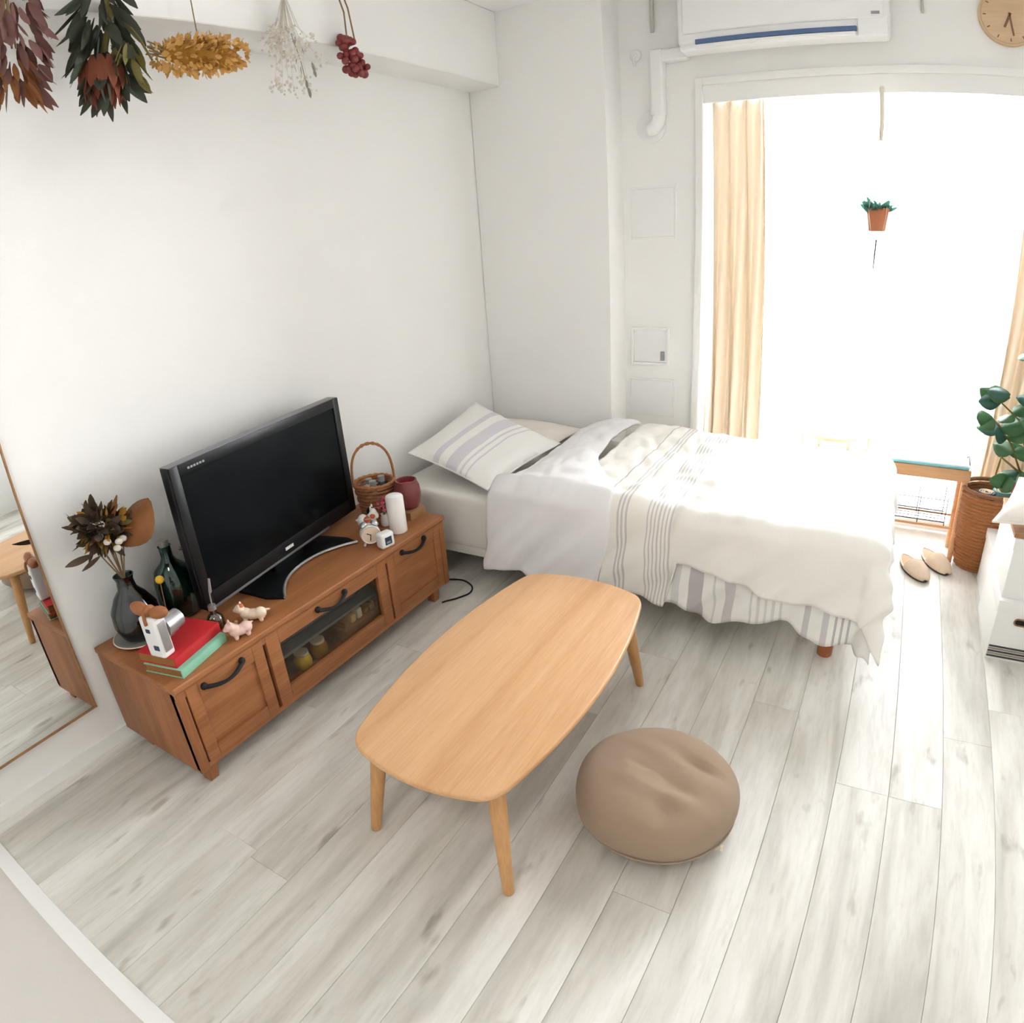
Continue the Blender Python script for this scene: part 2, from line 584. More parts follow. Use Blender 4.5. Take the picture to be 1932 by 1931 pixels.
def prism(bm, outline, z0, z1, bev=0.0, mat=None):
    t = bmesh.new()
    vs = [t.verts.new((x, y, z0)) for x, y in outline]
    f = t.faces.new(vs)
    ex = bmesh.ops.extrude_face_region(t, geom=[f])
    for v in [g for g in ex['geom'] if isinstance(g, bmesh.types.BMVert)]:
        v.co.z = z1
    bmesh.ops.recalc_face_normals(t, faces=t.faces)
    if bev:
        es = [e for e in t.edges if abs(e.verts[0].co.z - e.verts[1].co.z) < 1e-6]
        bmesh.ops.bevel(t, geom=es, offset=bev, segments=3, profile=0.5, affect='EDGES')
    append(bm, t, mat)
    return bm


def grid(bm, nu, nv, fn, uvfn=None, closed_u=False):
    vs = [[bm.verts.new(fn(i / nu, j / nv)) for j in range(nv + 1)] for i in range(nu + 1)]
    lay = bm.loops.layers.uv.verify() if uvfn else None
    for i in range(nu):
        for j in range(nv):
            f = bm.faces.new((vs[i][j], vs[i + 1][j], vs[i + 1][j + 1], vs[i][j + 1]))
            if lay:
                for lp, (a, b) in zip(f.loops, ((i, j), (i + 1, j), (i + 1, j + 1), (i, j + 1))):
                    lp[lay].uv = uvfn(a / nu, b / nv)
    return bm


# ------------------------------------------------------------------ object helpers
def thing(name, label, cat, loc=(0, 0, 0), rz=0.0, group=None, kind=None):
    o = bpy.data.objects.new(name, None)
    o.empty_display_size = 0.05
    COL.objects.link(o)
    o.location = loc
    o.rotation_euler = (0, 0, rz)
    tag(o, label, cat, group, kind)
    return o


def tag(o, label=None, cat=None, group=None, kind=None):
    if label:
        o['label'] = label
    if cat:
        o['category'] = cat
    if group:
        o['group'] = group
    if kind:
        o['kind'] = kind
    return o


def mesh(bm, name, mat, smooth=True, angle=40):
    bmesh.ops.recalc_face_normals(bm, faces=bm.faces)
    me = bpy.data.meshes.new(name)
    bm.to_mesh(me)
    bm.free()
    me.materials.append(M[mat] if isinstance(mat, str) else mat)
    if smooth:
        me.polygons.foreach_set('use_smooth', [True] * len(me.polygons))
        me.set_sharp_from_angle(angle=math.radians(angle))
    return me


def part(parent, name, bm, mat, smooth=True, angle=40, world=False, label=None):
    """One mesh object; if world, the vertices are given in world space and moved into the parent's frame."""
    if world and parent is not None:
        off = Vector((0, 0, 0))
        p = parent
        while p is not None:
            off += Vector(p.location)
            p = p.parent
        bmesh.ops.translate(bm, verts=bm.verts, vec=-off)
    o = bpy.data.objects.new(name, mesh(bm, name, mat, smooth, angle))
    COL.objects.link(o)
    o.parent = parent
    if label:
        o['label'] = label
    return o


def single(name, bm, mat, label, cat, loc=None, kind=None, group=None, smooth=True, angle=40):
    """A thing that is one mesh; vertices in world space, origin moved to loc."""
    if loc is not None:
        bmesh.ops.translate(bm, verts=bm.verts, vec=-Vector(loc))
    o = bpy.data.objects.new(name, mesh(bm, name, mat, smooth, angle))
    COL.objects.link(o)
    if loc is not None:
        o.location = loc
    return tag(o, label, cat, group, kind)


def solid(o, t, offset=-1.0):
    m = o.modifiers.new('thickness', 'SOLIDIFY')
    m.thickness = t
    m.offset = offset
    return o


def subs(o, lv=1):
    m = o.modifiers.new('smooth', 'SUBSURF')
    m.levels = lv
    m.render_levels = lv
    return o


def nb(bm=None):
    return bmesh.new()


# ================================================================== THE ROOM
XR, YB, ZC = 3.15, -1.6, 2.62
YW, YO = 3.25, 3.45
WX0, WX1, WZ = 1.148, 2.86, 2.176

bm = nb()
prism(bm, [(0.004, YO), (-0.3, YO), (-0.3, YB - 0.15), (-0.088, YB - 0.15)], -0.05, ZC)
single('wall_left', bm, 'wall', 'white wallpapered side wall behind the television', 'wall', kind='structure')
bm = nb()
box(bm, (XR, YB - 0.15, -0.05), (XR + 0.15, YO, ZC))
single('wall_right', bm, 'wall', 'white side wall out of view beyond the white boxes', 'wall', kind='structure')
bm = nb()
box(bm, (-0.1, YB - 0.15, -0.05), (XR, YB, ZC))
single('wall_back', bm, 'wall', 'white wall behind the viewpoint', 'wall', kind='structure')
bm = nb()
box(bm, (0.755, YW, -0.05), (WX0, YO, ZC))
box(bm, (WX0, YW, WZ), (WX1, YO, ZC))
box(bm, (WX1, YW, -0.05), (XR, YO, ZC))
single('wall_front', bm, 'wall', 'white wall around the balcony window under the air conditioner', 'wall', kind='structure')
bm = nb()
box(bm, (0, 3.04, -0.05), (0.755, YO, ZC))
single('wall_column', bm, 'wall', 'square white column in the corner at the head of the bed', 'column', kind='structure')
bm = nb()
box(bm, (-0.1, YB, 2.25), (0.184, 3.04, ZC), 0.004, 1)
single('wall_beam', bm, 'wall', 'white beam along the top of the side wall', 'beam', kind='structure')
bm = nb()
box(bm, (-0.15, YB - 0.15, ZC), (XR + 0.15, YO, ZC + 0.1))
single('ceiling', bm, 'ceil', 'white ceiling above the room', 'ceiling', kind='structure')

# unseen fill lamp, added behind the viewpoint to brighten the sides facing it
cl = thing('ceiling_fill_lamp', 'unseen round fill lamp added on the ceiling behind the viewpoint', 'lamp', (1.55, -0.75, ZC))
bm = nb()
lathe(bm, [(0.20, 0.0), (0.20, -0.03), (0.17, -0.032), (0.0, -0.032)], 40)
part(cl, 'housing', bm, 'trimw')
bm = nb()
lathe(bm, [(0.185, -0.032), (0.18, -0.05), (0.13, -0.07), (0.0, -0.08)], 40)
em, ent, eb = newmat('fill_lamp_glow')
eb.inputs['Base Color'].default_value = (0.9, 0.9, 0.88, 1)
eb.inputs['Emission Color'].default_value = (1.0, 0.985, 0.96, 1)
eb.inputs['Emission Strength'].default_value = 12.0
part(cl, 'diffuser', bm, em)

# floor with boards
floor = thing('floor', 'whitewashed grey wooden board floor of the living room', 'floor', (0, 0, 0), kind='structure')
bm = nb()
box(bm, (-0.07, -0.06, -0.05), (XR, YW, -0.012))
box(bm, (WX0, YW, -0.05), (WX1, YO, -0.012))
part(floor, 'subfloor', bm, 'subfloor', False)
PW = 0.1517
plank_cache = {}
FR = random.Random(21)
ncol = int(XR / PW) + 1
for i in range(-1, ncol):
    x0 = 0.006 + i * PW
    x1 = x0 + PW
    a, b = max(x0 + 0.0004, -0.06), min(x1 - 0.0004, XR)
    if b - a < 0.02:
        continue
    y = -0.014 - FR.uniform(0.0, 1.7)
    while y < YW - 0.01:
        ln = 1.82
        ya, yb = max(y, -0.014), min(y + ln, YW)
        if yb - ya > 0.03:
            key = (round(b - a, 4), round(yb - ya, 3))
            if key not in plank_cache:
                pb = nb()
                box(pb, (0, 0, -0.012), (b - a, yb - ya - 0.0006, 0.0), 0.0006, 1)
                plank_cache[key] = mesh(pb, 'plank', 'plank', False)
            o = bpy.data.objects.new('plank', plank_cache[key])
            COL.objects.link(o)
            o.parent = floor
            o.location = (a, ya, 0)
        y += ln
bm = nb()
box(bm, (-0.1, YB, -0.05), (XR, -0.06, -0.002))
single('floor_kitchen', bm, 'vinyl', 'plain pale floor in the bottom corner beyond the white threshold', 'floor', kind='structure')
bm = nb()
box(bm, (-0.065, -0.062, -0.05), (XR, -0.012, 0.006), 0.003, 2)
single('trim_1', bm, 'trimw', 'white threshold strip across the floor in the near corner', 'threshold', kind='structure')
bm = nb()
prism(bm, [(0.008, 3.04), (-0.01, 3.04), (-0.068, -0.012), (-0.044, -0.012)], 0, 0.05)
single('baseboard_left', bm, 'trimw', 'low white baseboard under the mirror', 'baseboard', kind='structure')
bm = nb()
box(bm, (0.010, 3.03, 0), (0.755, 3.04, 0.05), 0.002, 1)
box(bm, (0.755, 3.24, 0), (WX0 - 0.03, 3.25, 0.05), 0.002, 1)
single('baseboard_front', bm, 'trimw', 'white baseboard behind the bed', 'baseboard', kind='structure')

# ---- window to the balcony
win = thing('window_1', 'wide bright balcony window between the cream curtains', 'window', (2.0, YO - 0.06, 0.0), kind='structure')
bm = nb()   # casing around the opening, proud of the wall
box(bm, (WX0 - 0.012, YW - 0.02, -0.0), (WX0 + 0.022, YO - 0.02, WZ + 0.012), 0.003)
box(bm, (WX1 - 0.022, YW - 0.02, -0.0), (WX1 + 0.012, YO - 0.02, WZ + 0.012), 0.003)
box(bm, (WX0 + 0.022, YW - 0.02, WZ - 0.022), (WX1 - 0.022, YO - 0.02, WZ + 0.012), 0.003)
part(win, 'casing', bm, 'trimw', world=True)
bm = nb()   # sash frame around the pane
for lo, hi in (((WX0 + 0.022, 3.39, 0.0), (WX0 + 0.06, 3.43, WZ - 0.022)), ((WX1 - 0.06, 3.39, 0.0), (WX1 - 0.022, 3.43, WZ - 0.022)),
               ((WX0 + 0.06, 3.39, WZ - 0.06), (WX1 - 0.06, 3.43, WZ - 0.022)), ((WX0 + 0.06, 3.39, 0.0), (WX1 - 0.06, 3.43, 0.05))):
    box(bm, lo, hi, 0.003)
part(win, 'sash_frame', bm, 'trimw', world=True)
bm = nb()
box(bm, (WX0 + 0.055, 3.406, 0.045), (WX1 - 0.055, 3.412, WZ - 0.055))
part(win, 'pane', bm, 'glass', False, world=True)
bm = nb()
box(bm, (WX0 + 0.022, 3.27, 2.085), (WX1 - 0.022, 3.31, 2.115), 0.004)
part(win, 'curtain_rail', bm, 'trimw', world=True)

bm = nb()
box(bm, (WX0 + 0.022, 3.248, 2.072), (WX1 - 0.022, 3.262, WZ - 0.022), 0.002)
part(win, 'pelmet', bm, 'trimw', world=True)

# balcony beyond the pane
bm = nb()
box(bm, (-0.6, YO, -0.2), (4.6, 4.75, -0.10))
single('balcony_floor', bm, 'concrete', 'pale balcony floor outside the window', 'balcony', kind='structure')
bm = nb()
box(bm, (-0.6, 4.65, -0.10), (4.6, 4.75, 0.35), 0.01)
single('balcony_kerb', bm, 'concrete', 'low pale balcony kerb outside the window', 'kerb', kind='structure')


# ---- curtains
def curtain(x0t, x1t, x0b, x1b, label, seed, zt=2.085, zb=0.03):
    rr = random.Random(seed)
    c = thing('curtain', label, 'curtain', ((x0t + x1t) / 2, 3.33, zb), group='curtains at the window')
    ph = rr.uniform(0, 6)
    nf = 6.5

    def fn(u, v):
        x = (x0t * v + x0b * (1 - v)) * (1 - u) + (x1t * v + x1b * (1 - v)) * u
        amp = 0.022 + 0.008 * math.sin(3 * v + ph)
        y = 3.325 + amp * math.sin(2 * PI * nf * u + ph + 0.5 * math.sin(2.1 * v + ph)) + 0.006 * math.sin(17 * u + 4 * v)
        x += 0.012 * math.sin(2 * PI * nf * u * 0.5 + 3 * v)
        return (x, y, zb + (zt - zb) * v)
    bm_ = nb()
    grid(bm_, 90, 26, fn)
    o = part(c, 'drape', bm_, 'curtain', world=True, angle=80)
    solid(o, 0.003, 0)
    for k in range(7):
        u = (k + 0.3) / 7
        p = fn(u, 1.0)
        bm_ = nb()
        box(bm_, (p[0] - 0.004, p[1] - 0.003, zt - 0.025), (p[0] + 0.004, p[1] + 0.003, zt + 0.006), 0.001)
        part(c, 'hook', bm_, 'whiteplastic', world=True)
    return c


curtain(1.195, 1.455, 1.20, 1.49, 'cream curtain gathered at the side by the bed', 3)
curtain(2.63, 2.83, 2.53, 2.83, 'cream curtain hanging behind the leafy plant', 8)

# ---- small wall fittings on the window wall
def hatch(x0, x1, z0, z1, label, rim, latch=False):
    t = thing('access_panel', label, 'panel', ((x0 + x1) / 2, YW, z0), group='square panels on the wall')
    bm_ = nb()
    box(bm_, (x0 + rim, YW - 0.008, z0 + rim), (x1 - rim, YW, z1 - rim), 0.003)
    part(t, 'cover', bm_, 'whiteplastic', world=True)
    bm_ = nb()
    d = 0.014 if latch else 0.007
    for lo, hi in (((x0, YW - d, z0), (x0 + rim, YW, z1)), ((x1 - rim, YW - d, z0), (x1, YW, z1)),
                   ((x0 + rim, YW - d, z0), (x1 - rim, YW, z0 + rim)), ((x0 + rim, YW - d, z1 - rim), (x1 - rim, YW, z1))):
        box(bm_, lo, hi, 0.002)
    part(t, 'frame', bm_, 'trimw', world=True)
    if latch:
        bm_ = nb()
        box(bm_, (x1 - rim - 0.032, YW - 0.014, z0 + rim + 0.012), (x1 - rim - 0.010, YW - 0.007, z0 + rim + 0.06), 0.002)
        part(t, 'latch', bm_, 'mark', world=True, label='small grey latch')


hatch(0.79, 1.035, 1.45, 1.705, 'flat square panel on the wall, highest of three', 0.010)
hatch(0.795, 1.005, 0.80, 1.00, 'square vent cover with a small grey latch', 0.014, True)
hatch(0.782, 1.04, 0.51, 0.725, 'flat square panel on the wall just above the bed', 0.010)

# ---- air conditioner
ac = thing('air_conditioner', 'white wall air conditioner above the window', 'air conditioner', (1.567, 3.14, 2.27))
bm = nb()
box(bm, (1.112, 3.045, 2.30), (2.022, YW, 2.56), 0.022, 4)
part(ac, 'body', bm, 'whiteplastic', world=True)
bm = nb()
box(bm, (1.14, 3.028, 2.345), (1.995, 3.05, 2.545), 0.010, 3)
part(ac, 'front_panel', bm, 'whiteplastic', world=True)
bm = nb()
box(bm, (1.118, 3.05, 2.274), (2.018, 3.17, 2.31), 0.014, 3)
part(ac, 'bottom_tray', bm, 'whiteplastic', world=True)
bm = nb()
box(bm, (1.195, 3.035, 2.296), (1.885, 3.06, 2.318), 0.004)
part(ac, 'louver', bm, 'slot', world=True, label='dark blue-grey air outlet slot')
bm = nb()
box(bm, (1.20, 3.030, 2.280), (1.88, 3.10, 2.294), 0.004)
part(ac, 'flap', bm, 'whiteplastic', world=True)
bm = nb()
box(bm, (1.89, 3.032, 2.275), (2.012, 3.06, 2.352), 0.006)
part(ac, 'display_panel', bm, 'whiteplastic', world=True)
bm = nb()
box(bm, (1.945, 3.024, 2.362), (1.98, 3.029, 2.374), 0.001)
part(ac, 'print', bm, 'mark', world=True, label='small grey lettering')

# ---- pipe duct from the air conditioner
du = thing('pipe_duct', 'white pipe cover bent down beside the air conditioner', 'pipe cover', (0.965, 3.22, 1.97))
bm = nb()
box(bm, (0.935, 3.19, 2.275), (1.112, YW, 2.335), 0.012, 3)
part(du, 'horizontal_duct', bm, 'whiteplastic', world=True)
bm = nb()
box(bm, (0.928, 3.185, 2.03), (0.992, YW, 2.34), 0.014, 3)
part(du, 'vertical_duct', bm, 'whiteplastic', world=True)
bm = nb()
ca = [Vector((0.96, 3.22, 2.05)), Vector((0.96, 3.22, 2.02)), Vector((0.952, 3.22, 1.995)), Vector((0.932, 3.22, 1.975)), Vector((0.905, 3.22, 1.968))]
tube(bm, ca, [0.032, 0.033, 0.033, 0.033, 0.030], 14)
part(du, 'elbow', bm, 'whiteplastic', world=True)
bm = nb()
lathe(bm, [(0.075, 0), (0.075, 0.008), (0.06, 0.014), (0.0, 0.014)], 28, mat=Matrix.Translation((0.91, YW, 1.985)) @ Matrix.Rotation(PI / 2, 4, 'X'))
part(du, 'wall_plate', bm, 'whiteplastic', world=True)

bm = nb()
tube(bm, [(0.935, 3.238, 2.60), (0.933, 3.236, 2.52), (0.932, 3.236, 2.43)], 0.011, 8)
single('electric_cable', bm, 'cablegrey', 'grey cable running up the wall beside the air conditioner', 'cable', loc=(0.933, 3.238, 2.43))
hk = thing('wall_hook', 'small white hook on the wall beside the column', 'hook', (0.84, YW, 2.30))
bm = nb()
lathe(bm, [(0.03, 0), (0.03, 0.006), (0.024, 0.010), (0, 0.010)], 22, mat=Matrix.Translation((0.838, YW, 2.335)) @ Matrix.Rotation(PI / 2, 4, 'X'))
part(hk, 'base', bm, 'whiteplastic', world=True)
bm = nb()
tube(bm, [(0.845, 3.242, 2.335), (0.847, 3.215, 2.325), (0.848, 3.20, 2.310), (0.848, 3.198, 2.29), (0.848, 3.205, 2.275)], 0.006, 8)
part(hk, 'hook_arm', bm, 'whiteplastic', world=True)
bm = nb()
tube(bm, [(2.16, 3.242, 2.60), (2.16, 3.242, 2.50), (2.16, 3.24, 2.42)], 0.006, 8)
single('wall_cable', bm, 'cablegrey', 'thin grey cable end on the wall beside the clock', 'cable', loc=(2.16, 3.242, 2.42))

# ---- wall clock
ck = thing('wall_clock', 'round pale wooden wall clock in the top corner', 'clock', (2.535, YW, 2.42))
RX = Matrix.Rotation(PI / 2, 4, 'X')
bm = nb()
lathe(bm, [(0.0, 0.0), (0.137, 0.0), (0.137, 0.026), (0.128, 0.030), (0.124, 0.022), (0, 0.022)], 48, mat=RX)
part(ck, 'rim', bm, 'clockrim')
bm = nb()
lathe(bm, [(0.0, 0.021), (0.125, 0.021), (0.125, 0.0235), (0.0, 0.0235)], 48, mat=RX)
part(ck, 'face', bm, 'clockface')
for nm, ang, ln, wd in (('hour_hand', 205, 0.06, 0.011), ('minute_hand', 172, 0.092, 0.008)):
    bm = nb()
    box(bm, (-wd / 2, -0.029, -0.012), (wd / 2, -0.0255, ln), 0.001, mat=Matrix.Rotation(math.radians(ang), 4, 'Y'))
    part(ck, nm, bm, 'hand')
for k in range(12):
    bm = nb()
    box(bm, (-0.0025, -0.0252, 0.103), (0.0025, -0.0234, 0.117), mat=Matrix.Rotation(k * PI / 6, 4, 'Y'))
    part(ck, 'hour_mark', bm, 'hand')

# ---- mirror on the side wall
mi = thing('wall_mirror', 'tall framed wall mirror at the edge of the picture', 'mirror', (-0.036, 0.480, 0.178), math.radians(1.2))
y0, y1, z0, z1 = -0.44, 0.0, 0.0, 1.42
bm = nb()
box(bm, (-0.004, y0 + 0.005, z0 + 0.005), (0.0, y1 - 0.005, z1 - 0.005))
part(mi, 'mirror_glass', bm, 'mirror', False)
bm = nb()
f = 0.007
for lo, hi in (((-0.012, y0, z0), (0.004, y0 + f, z1)), ((-0.012, y1 - f, z0), (0.004, y1, z1)), ((-0.012, y0 + f, z0), (0.004, y1 - f, z0 + f)), ((-0.012, y0 + f, z1 - f), (0.004, y1 - f, z1))):
    box(bm, lo, hi, 0.002)
part(mi, 'frame', bm, 'brownwood')

# ================================================================== TV STAND
CY0, CY1, CF, CH = 0.54, 1.874, 0.437, 0.39
cb = thing('tv_stand', 'low oak television stand with glass door and black handles', 'tv stand', (0.22, 1.207, 0))
bm = nb()
box(bm, (-0.018, CY0 - 0.004, CH - 0.022), (CF + 0.010, CY1 + 0.004, CH), 0.006, 3)
part(cb, 'top', bm, 'cab', world=True)
for ya, yb in ((CY0, CY0 + 0.022), (CY1 - 0.022, CY1)):
    bm = nb()
    box(bm, (-0.016, ya, 0.055), (CF - 0.004, yb, CH - 0.022), 0.003)
    part(cb, 'side_panel', bm, 'cabside', world=True)
bm = nb()
box(bm, (0.008, CY0 + 0.022, 0.07), (0.016, CY1 - 0.022, CH - 0.022))
part(cb, 'back_panel', bm, 'cab', world=True)
bm = nb()
box(bm, (0.016, CY0 + 0.022, 0.07), (CF - 0.024, CY1 - 0.022, 0.09))
part(cb, 'bottom_board', bm, 'cab', world=True)
for yd in (0.876, 1.484):
    bm = nb()
    box(bm, (0.016, yd - 0.009, 0.09), (CF - 0.024, yd + 0.009, CH - 0.022))
    part(cb, 'divider', bm, 'cab', world=True)
bm = nb()
box(bm, (0.05, 0.885, 0.214), (0.40, 1.475, 0.226), 0.001)
part(cb, 'shelf', bm, 'greytrim', world=True)
bm = nb()
box(bm, (CF - 0.022, CY0, CH - 0.05), (CF + 0.002, CY1, CH - 0.022), 0.002)
part(cb, 'top_rail', bm, 'cab', world=True)
bm = nb()
box(bm, (CF - 0.022, CY0 + 0.02, 0.062), (CF - 0.002, CY1 - 0.02, 0.082), 0.002)
part(cb, 'bottom_rail', bm, 'cab', world=True)
# corner posts
for ya, yb in ((CY0, CY0 + 0.032), (CY1 - 0.032, CY1)):
    bm = nb()
    box(bm, (CF - 0.030, ya, 0.06), (CF + 0.003, yb, CH - 0.022), 0.006)
    part(cb, 'corner_post', bm, 'cabside', world=True)
# feet
for fx in (0.05, CF - 0.055):
    for fy in (CY0 + 0.012, CY1 - 0.115):
        bm = nb()
        prism(bm, [(-0.03, -0.012), (0.026, -0.012), (0.03, 0.012), (-0.03, 0.012)], 0, 0.0)if False else None
        pr = [(0.0, 0.072), (0.062, 0.072), (0.050, 0.040), (0.044, 0.0), (0.012, 0.0), (0.010, 0.040)]
        t = bmesh.new()
        prism(t, pr, -0.02, 0.02, 0.003)
        append(bm, t, Matrix.Translation((fx + 0.02, fy, 0)) @ Matrix(((0, 0, 1, 0), (1, 0, 0, 0), (0, 1, 0, 0), (0, 0, 0, 1))))
        part(cb, 'foot', bm, 'cabside', world=True)


def arch_handle(parent, ya, yb, x, z):
    bm_ = nb()
    n = 10
    pts = []
    for k in range(n + 1):
        t_ = k / n
        yy = ya + (yb - ya) * t_
        pts.append((x + 0.010 + 0.016 * math.sin(PI * t_), yy, z - 0.014 * math.sin(PI * t_)))
    tube(bm_, pts, [0.0055 + 0.002 * abs(math.cos(PI * k / n)) for k in range(n + 1)], 8)
    for yy in (ya, yb):
        ball(bm_, (x + 0.006, yy, z + 0.002), (0.010, 0.012, 0.013), 2)
    return part(parent, 'handle', bm_, 'blackmat', world=True, label='black arched iron handle')


def drawer(ya, yb, hy0, hy1, hz):
    za, zb = 0.084, 0.362
    bm_ = nb()
    box(bm_, (0.05, ya + 0.012, za + 0.012), (CF - 0.012, yb - 0.012, zb - 0.012))
    d = part(cb, 'drawer', bm_, 'cab', world=True)
    bm_ = nb()
    r_ = 0.042
    xf = CF + 0.004
    for lo, hi in (((CF - 0.014, ya, za), (xf, ya + r_, zb)), ((CF - 0.014, yb - r_, za), (xf, yb, zb)),
                   ((CF - 0.014, ya + r_, za), (xf, yb - r_, za + r_)), ((CF - 0.014, ya + r_, zb - r_ - 0.012), (xf, yb - r_, zb))):
        box(bm_, lo, hi, 0.003)
    part(d, 'front_frame', bm_, 'cab', world=True)
    bm_ = nb()
    box(bm_, (CF - 0.014, ya + r_ - 0.004, za + r_ - 0.004), (CF - 0.004, yb - r_ + 0.004, zb - r_ - 0.008))
    part(d, 'panel', bm_, 'cab', world=True)
    arch_handle(d, hy0, hy1, xf, hz)


drawer(0.576, 0.868, 0.634, 0.778, 0.340)
drawer(1.492, 1.838, 1.580, 1.724, 0.345)
# glass door
bm = nb()
ya, yb, za, zb, r_ = 0.882, 1.482, 0.084, 0.362, 0.052
for lo, hi in (((CF - 0.018, ya, za), (CF + 0.004, ya + r_, zb)), ((CF - 0.018, yb - r_, za), (CF + 0.004, yb, zb)),
               ((CF - 0.018, ya + r_, za), (CF + 0.004, yb - r_, za + r_)), ((CF - 0.018, ya + r_, zb - r_), (CF + 0.004, yb - r_, zb))):
    box(bm, lo, hi, 0.003)
gd = part(cb, 'glass_door', bm, 'cab', world=True)
bm = nb()
box(bm, (CF - 0.010, ya + r_ - 0.006, za + r_ - 0.006), (CF - 0.007, yb - r_ + 0.006, zb - r_ + 0.006))
part(gd, 'pane', bm, 'darkglass', False, world=True)
arch_handle(gd, 1.112, 1.246, CF + 0.004, 0.340)

# things behind the glass door
for (x, y, h, lab, mt) in ((0.345, 1.075, 0.055, 'yellow jar behind the glass door, nearer the bouquet', 'yellow'), (0.345, 1.158, 0.06, 'ochre jar behind the glass door beside the yellow jar', 'gold2')):
    t = thing('jar', lab, 'jar', (x, y, 0.09), group='jars inside the television stand')
    bm = nb()
    lathe(bm, [(0.024, 0), (0.032, 0.008), (0.034, h * 0.5), (0.03, h * 0.85), (0.024, h)], 20)
    part(t, 'jar_body', bm, mt)
    bm = nb()
    lathe(bm, [(0.026, h), (0.027, h + 0.012), (0.0, h + 0.013)], 20)
    part(t, 'lid', bm, 'cream')
t = thing('storage_basket', 'brown basket of odds and ends behind the glass door', 'basket', (0.31, 1.355, 0.09), group=None)
bm = nb()
box(bm, (-0.09, -0.10, 0.0), (0.09, 0.10, 0.065), 0.012, 3)
part(t, 'basket_body', bm, 'wickerd')
for k in range(5):
    bm = nb()
    box(bm, (-0.07 + 0.012 * (k % 2), -0.088 + k * 0.036, 0.066), (0.08, -0.062 + k * 0.036, 0.088 + 0.01 * (k % 3)), 0.006)
    part(t, 'packet', bm, ['kraft', 'gold', 'cream', 'gold2', 'brownwood'][k])
t = thing('media_player', 'flat dark media player on the shelf behind glass', 'media player', (0.22, 1.18, 0.226))
bm = nb()
box(bm, (-0.13, -0.21, 0.006), (0.13, 0.21, 0.05), 0.003)
part(t, 'case', bm, 'black')
bm = nb()
box(bm, (0.13, -0.20, 0.012), (0.134, 0.20, 0.044), 0.002)
part(t, 'fascia', bm, 'greytrim')
for sx in (-0.1, 0.1):
    for sy in (-0.18, 0.18):
        bm = nb()
        lathe(bm, [(0.012, 0), (0.014, 0.006)], 12, (sx, sy, 0))
        part(t, 'foot', bm, 'black')

# ================================================================== TELEVISION
TL, TR_ = Vector((0.252, 0.822, 0)), Vector((0.112, 1.690, 0))
tc_ = (TL + TR_) / 2
ang = math.atan2(TR_.x - TL.x, TR_.y - TL.y)      # local y runs along the set, +x faces the room
tv = thing('television', 'black flat television on a crescent stand', 'television', (tc_.x - 0.03, tc_.y, CH), -ang)
HW = (TR_ - TL).length / 2
Z0, Z1 = 0.052, 0.548
XF = 0.03
bm = nb()
box(bm, (XF - 0.045, -HW, Z0), (XF - 0.008, HW, Z1), 0.008, 3)
part(tv, 'back_shell', bm, 'black')
bm = nb()
box(bm, (XF - 0.095, -HW * 0.72, Z0 + 0.05), (XF - 0.04, HW * 0.72, Z1 - 0.08), 0.02, 3)
part(tv, 'rear_cover', bm, 'black')
bm = nb()
be = 0.036
for lo, hi in (((XF - 0.010, -HW, Z0), (XF, -HW + be, Z1)), ((XF - 0.010, HW - be, Z0), (XF, HW, Z1)),
               ((XF - 0.010, -HW + be, Z1 - be), (XF, HW - be, Z1)), ((XF - 0.010, -HW + be, Z0), (XF, HW - be, Z0 + 0.058))):
    box(bm, lo, hi, 0.003)
part(tv, 'bezel', bm, 'black')
bm = nb()
box(bm, (XF - 0.009, -HW + be - 0.002, Z0 + 0.05), (XF - 0.005, HW - be + 0.002, Z1 - be + 0.002))
part(tv, 'screen', bm, 'screen', False)
bm = nb()
box(bm, (XF - 0.012, -HW + 0.012, Z0 - 0.004), (XF + 0.002, HW * 0.55, Z0 + 0.006), 0.002)
part(tv, 'lower_trim', bm, 'greytrim', label='thin grey strip under the screen')
bm = nb()
box(bm, (XF - 0.046, -HW + 0.004, Z1 - 0.003), (XF - 0.006, HW - 0.004, Z1 + 0.001), 0.001)
part(tv, 'upper_edge_glint', bm, 'greytrim')  # grey strip paints in the light reflected along the black top edge
bm = nb()
for k in range(6):
    box(bm, (XF, -HW + 0.07 + k * 0.0125, Z1 - 0.023), (XF + 0.0012, -HW + 0.078 + k * 0.0125, Z1 - 0.0165))
part(tv, 'print', bm, 'mark', False, label='small grey lettering')
bm = nb()
for k in range(5):
    box(bm, (XF, -0.03 + k * 0.0095, Z0 + 0.024), (XF + 0.0015, -0.0225 + k * 0.0095, Z0 + 0.036))
part(tv, 'badge', bm, 'whiteplastic', False, label='small white badge')
bm = nb()
box(bm, (XF - 0.05, -0.085, 0.006), (XF - 0.02, 0.085, Z0 + 0.06), 0.008, 3)
part(tv, 'neck', bm, 'black')
# crescent stand plate
out = []
for k in range(17):
    a = -1.0 + 2.0 * k / 16
    out.append((-0.105 + 0.03 * a * a, 0.235 * a))
inn = []
for k in range(17):
    a = 1.0 - 2.0 * k / 16
    inn.append((0.062 + 0.105 * abs(a) ** 2.2, 0.228 * a))
bm = nb()
prism(bm, out[:] + [(0.10, 0.250)] + inn + [(0.10, -0.250)], 0.0, 0.011, 0.003)
part(tv, 'stand_plate', bm, 'black')
bm = nb()
tube(bm, [(x + 0.002, y, 0.009) for x, y in inn], 0.0055, 8)
part(tv, 'stand_rim', bm, 'silver', label='silver rim of the stand')

# ================================================================== COFFEE TABLE
tb = thing('coffee_table', 'low wooden coffee table with rounded boat-shaped top', 'table', (1.226, 1.152, 0))
A, B = 0.279, 0.523


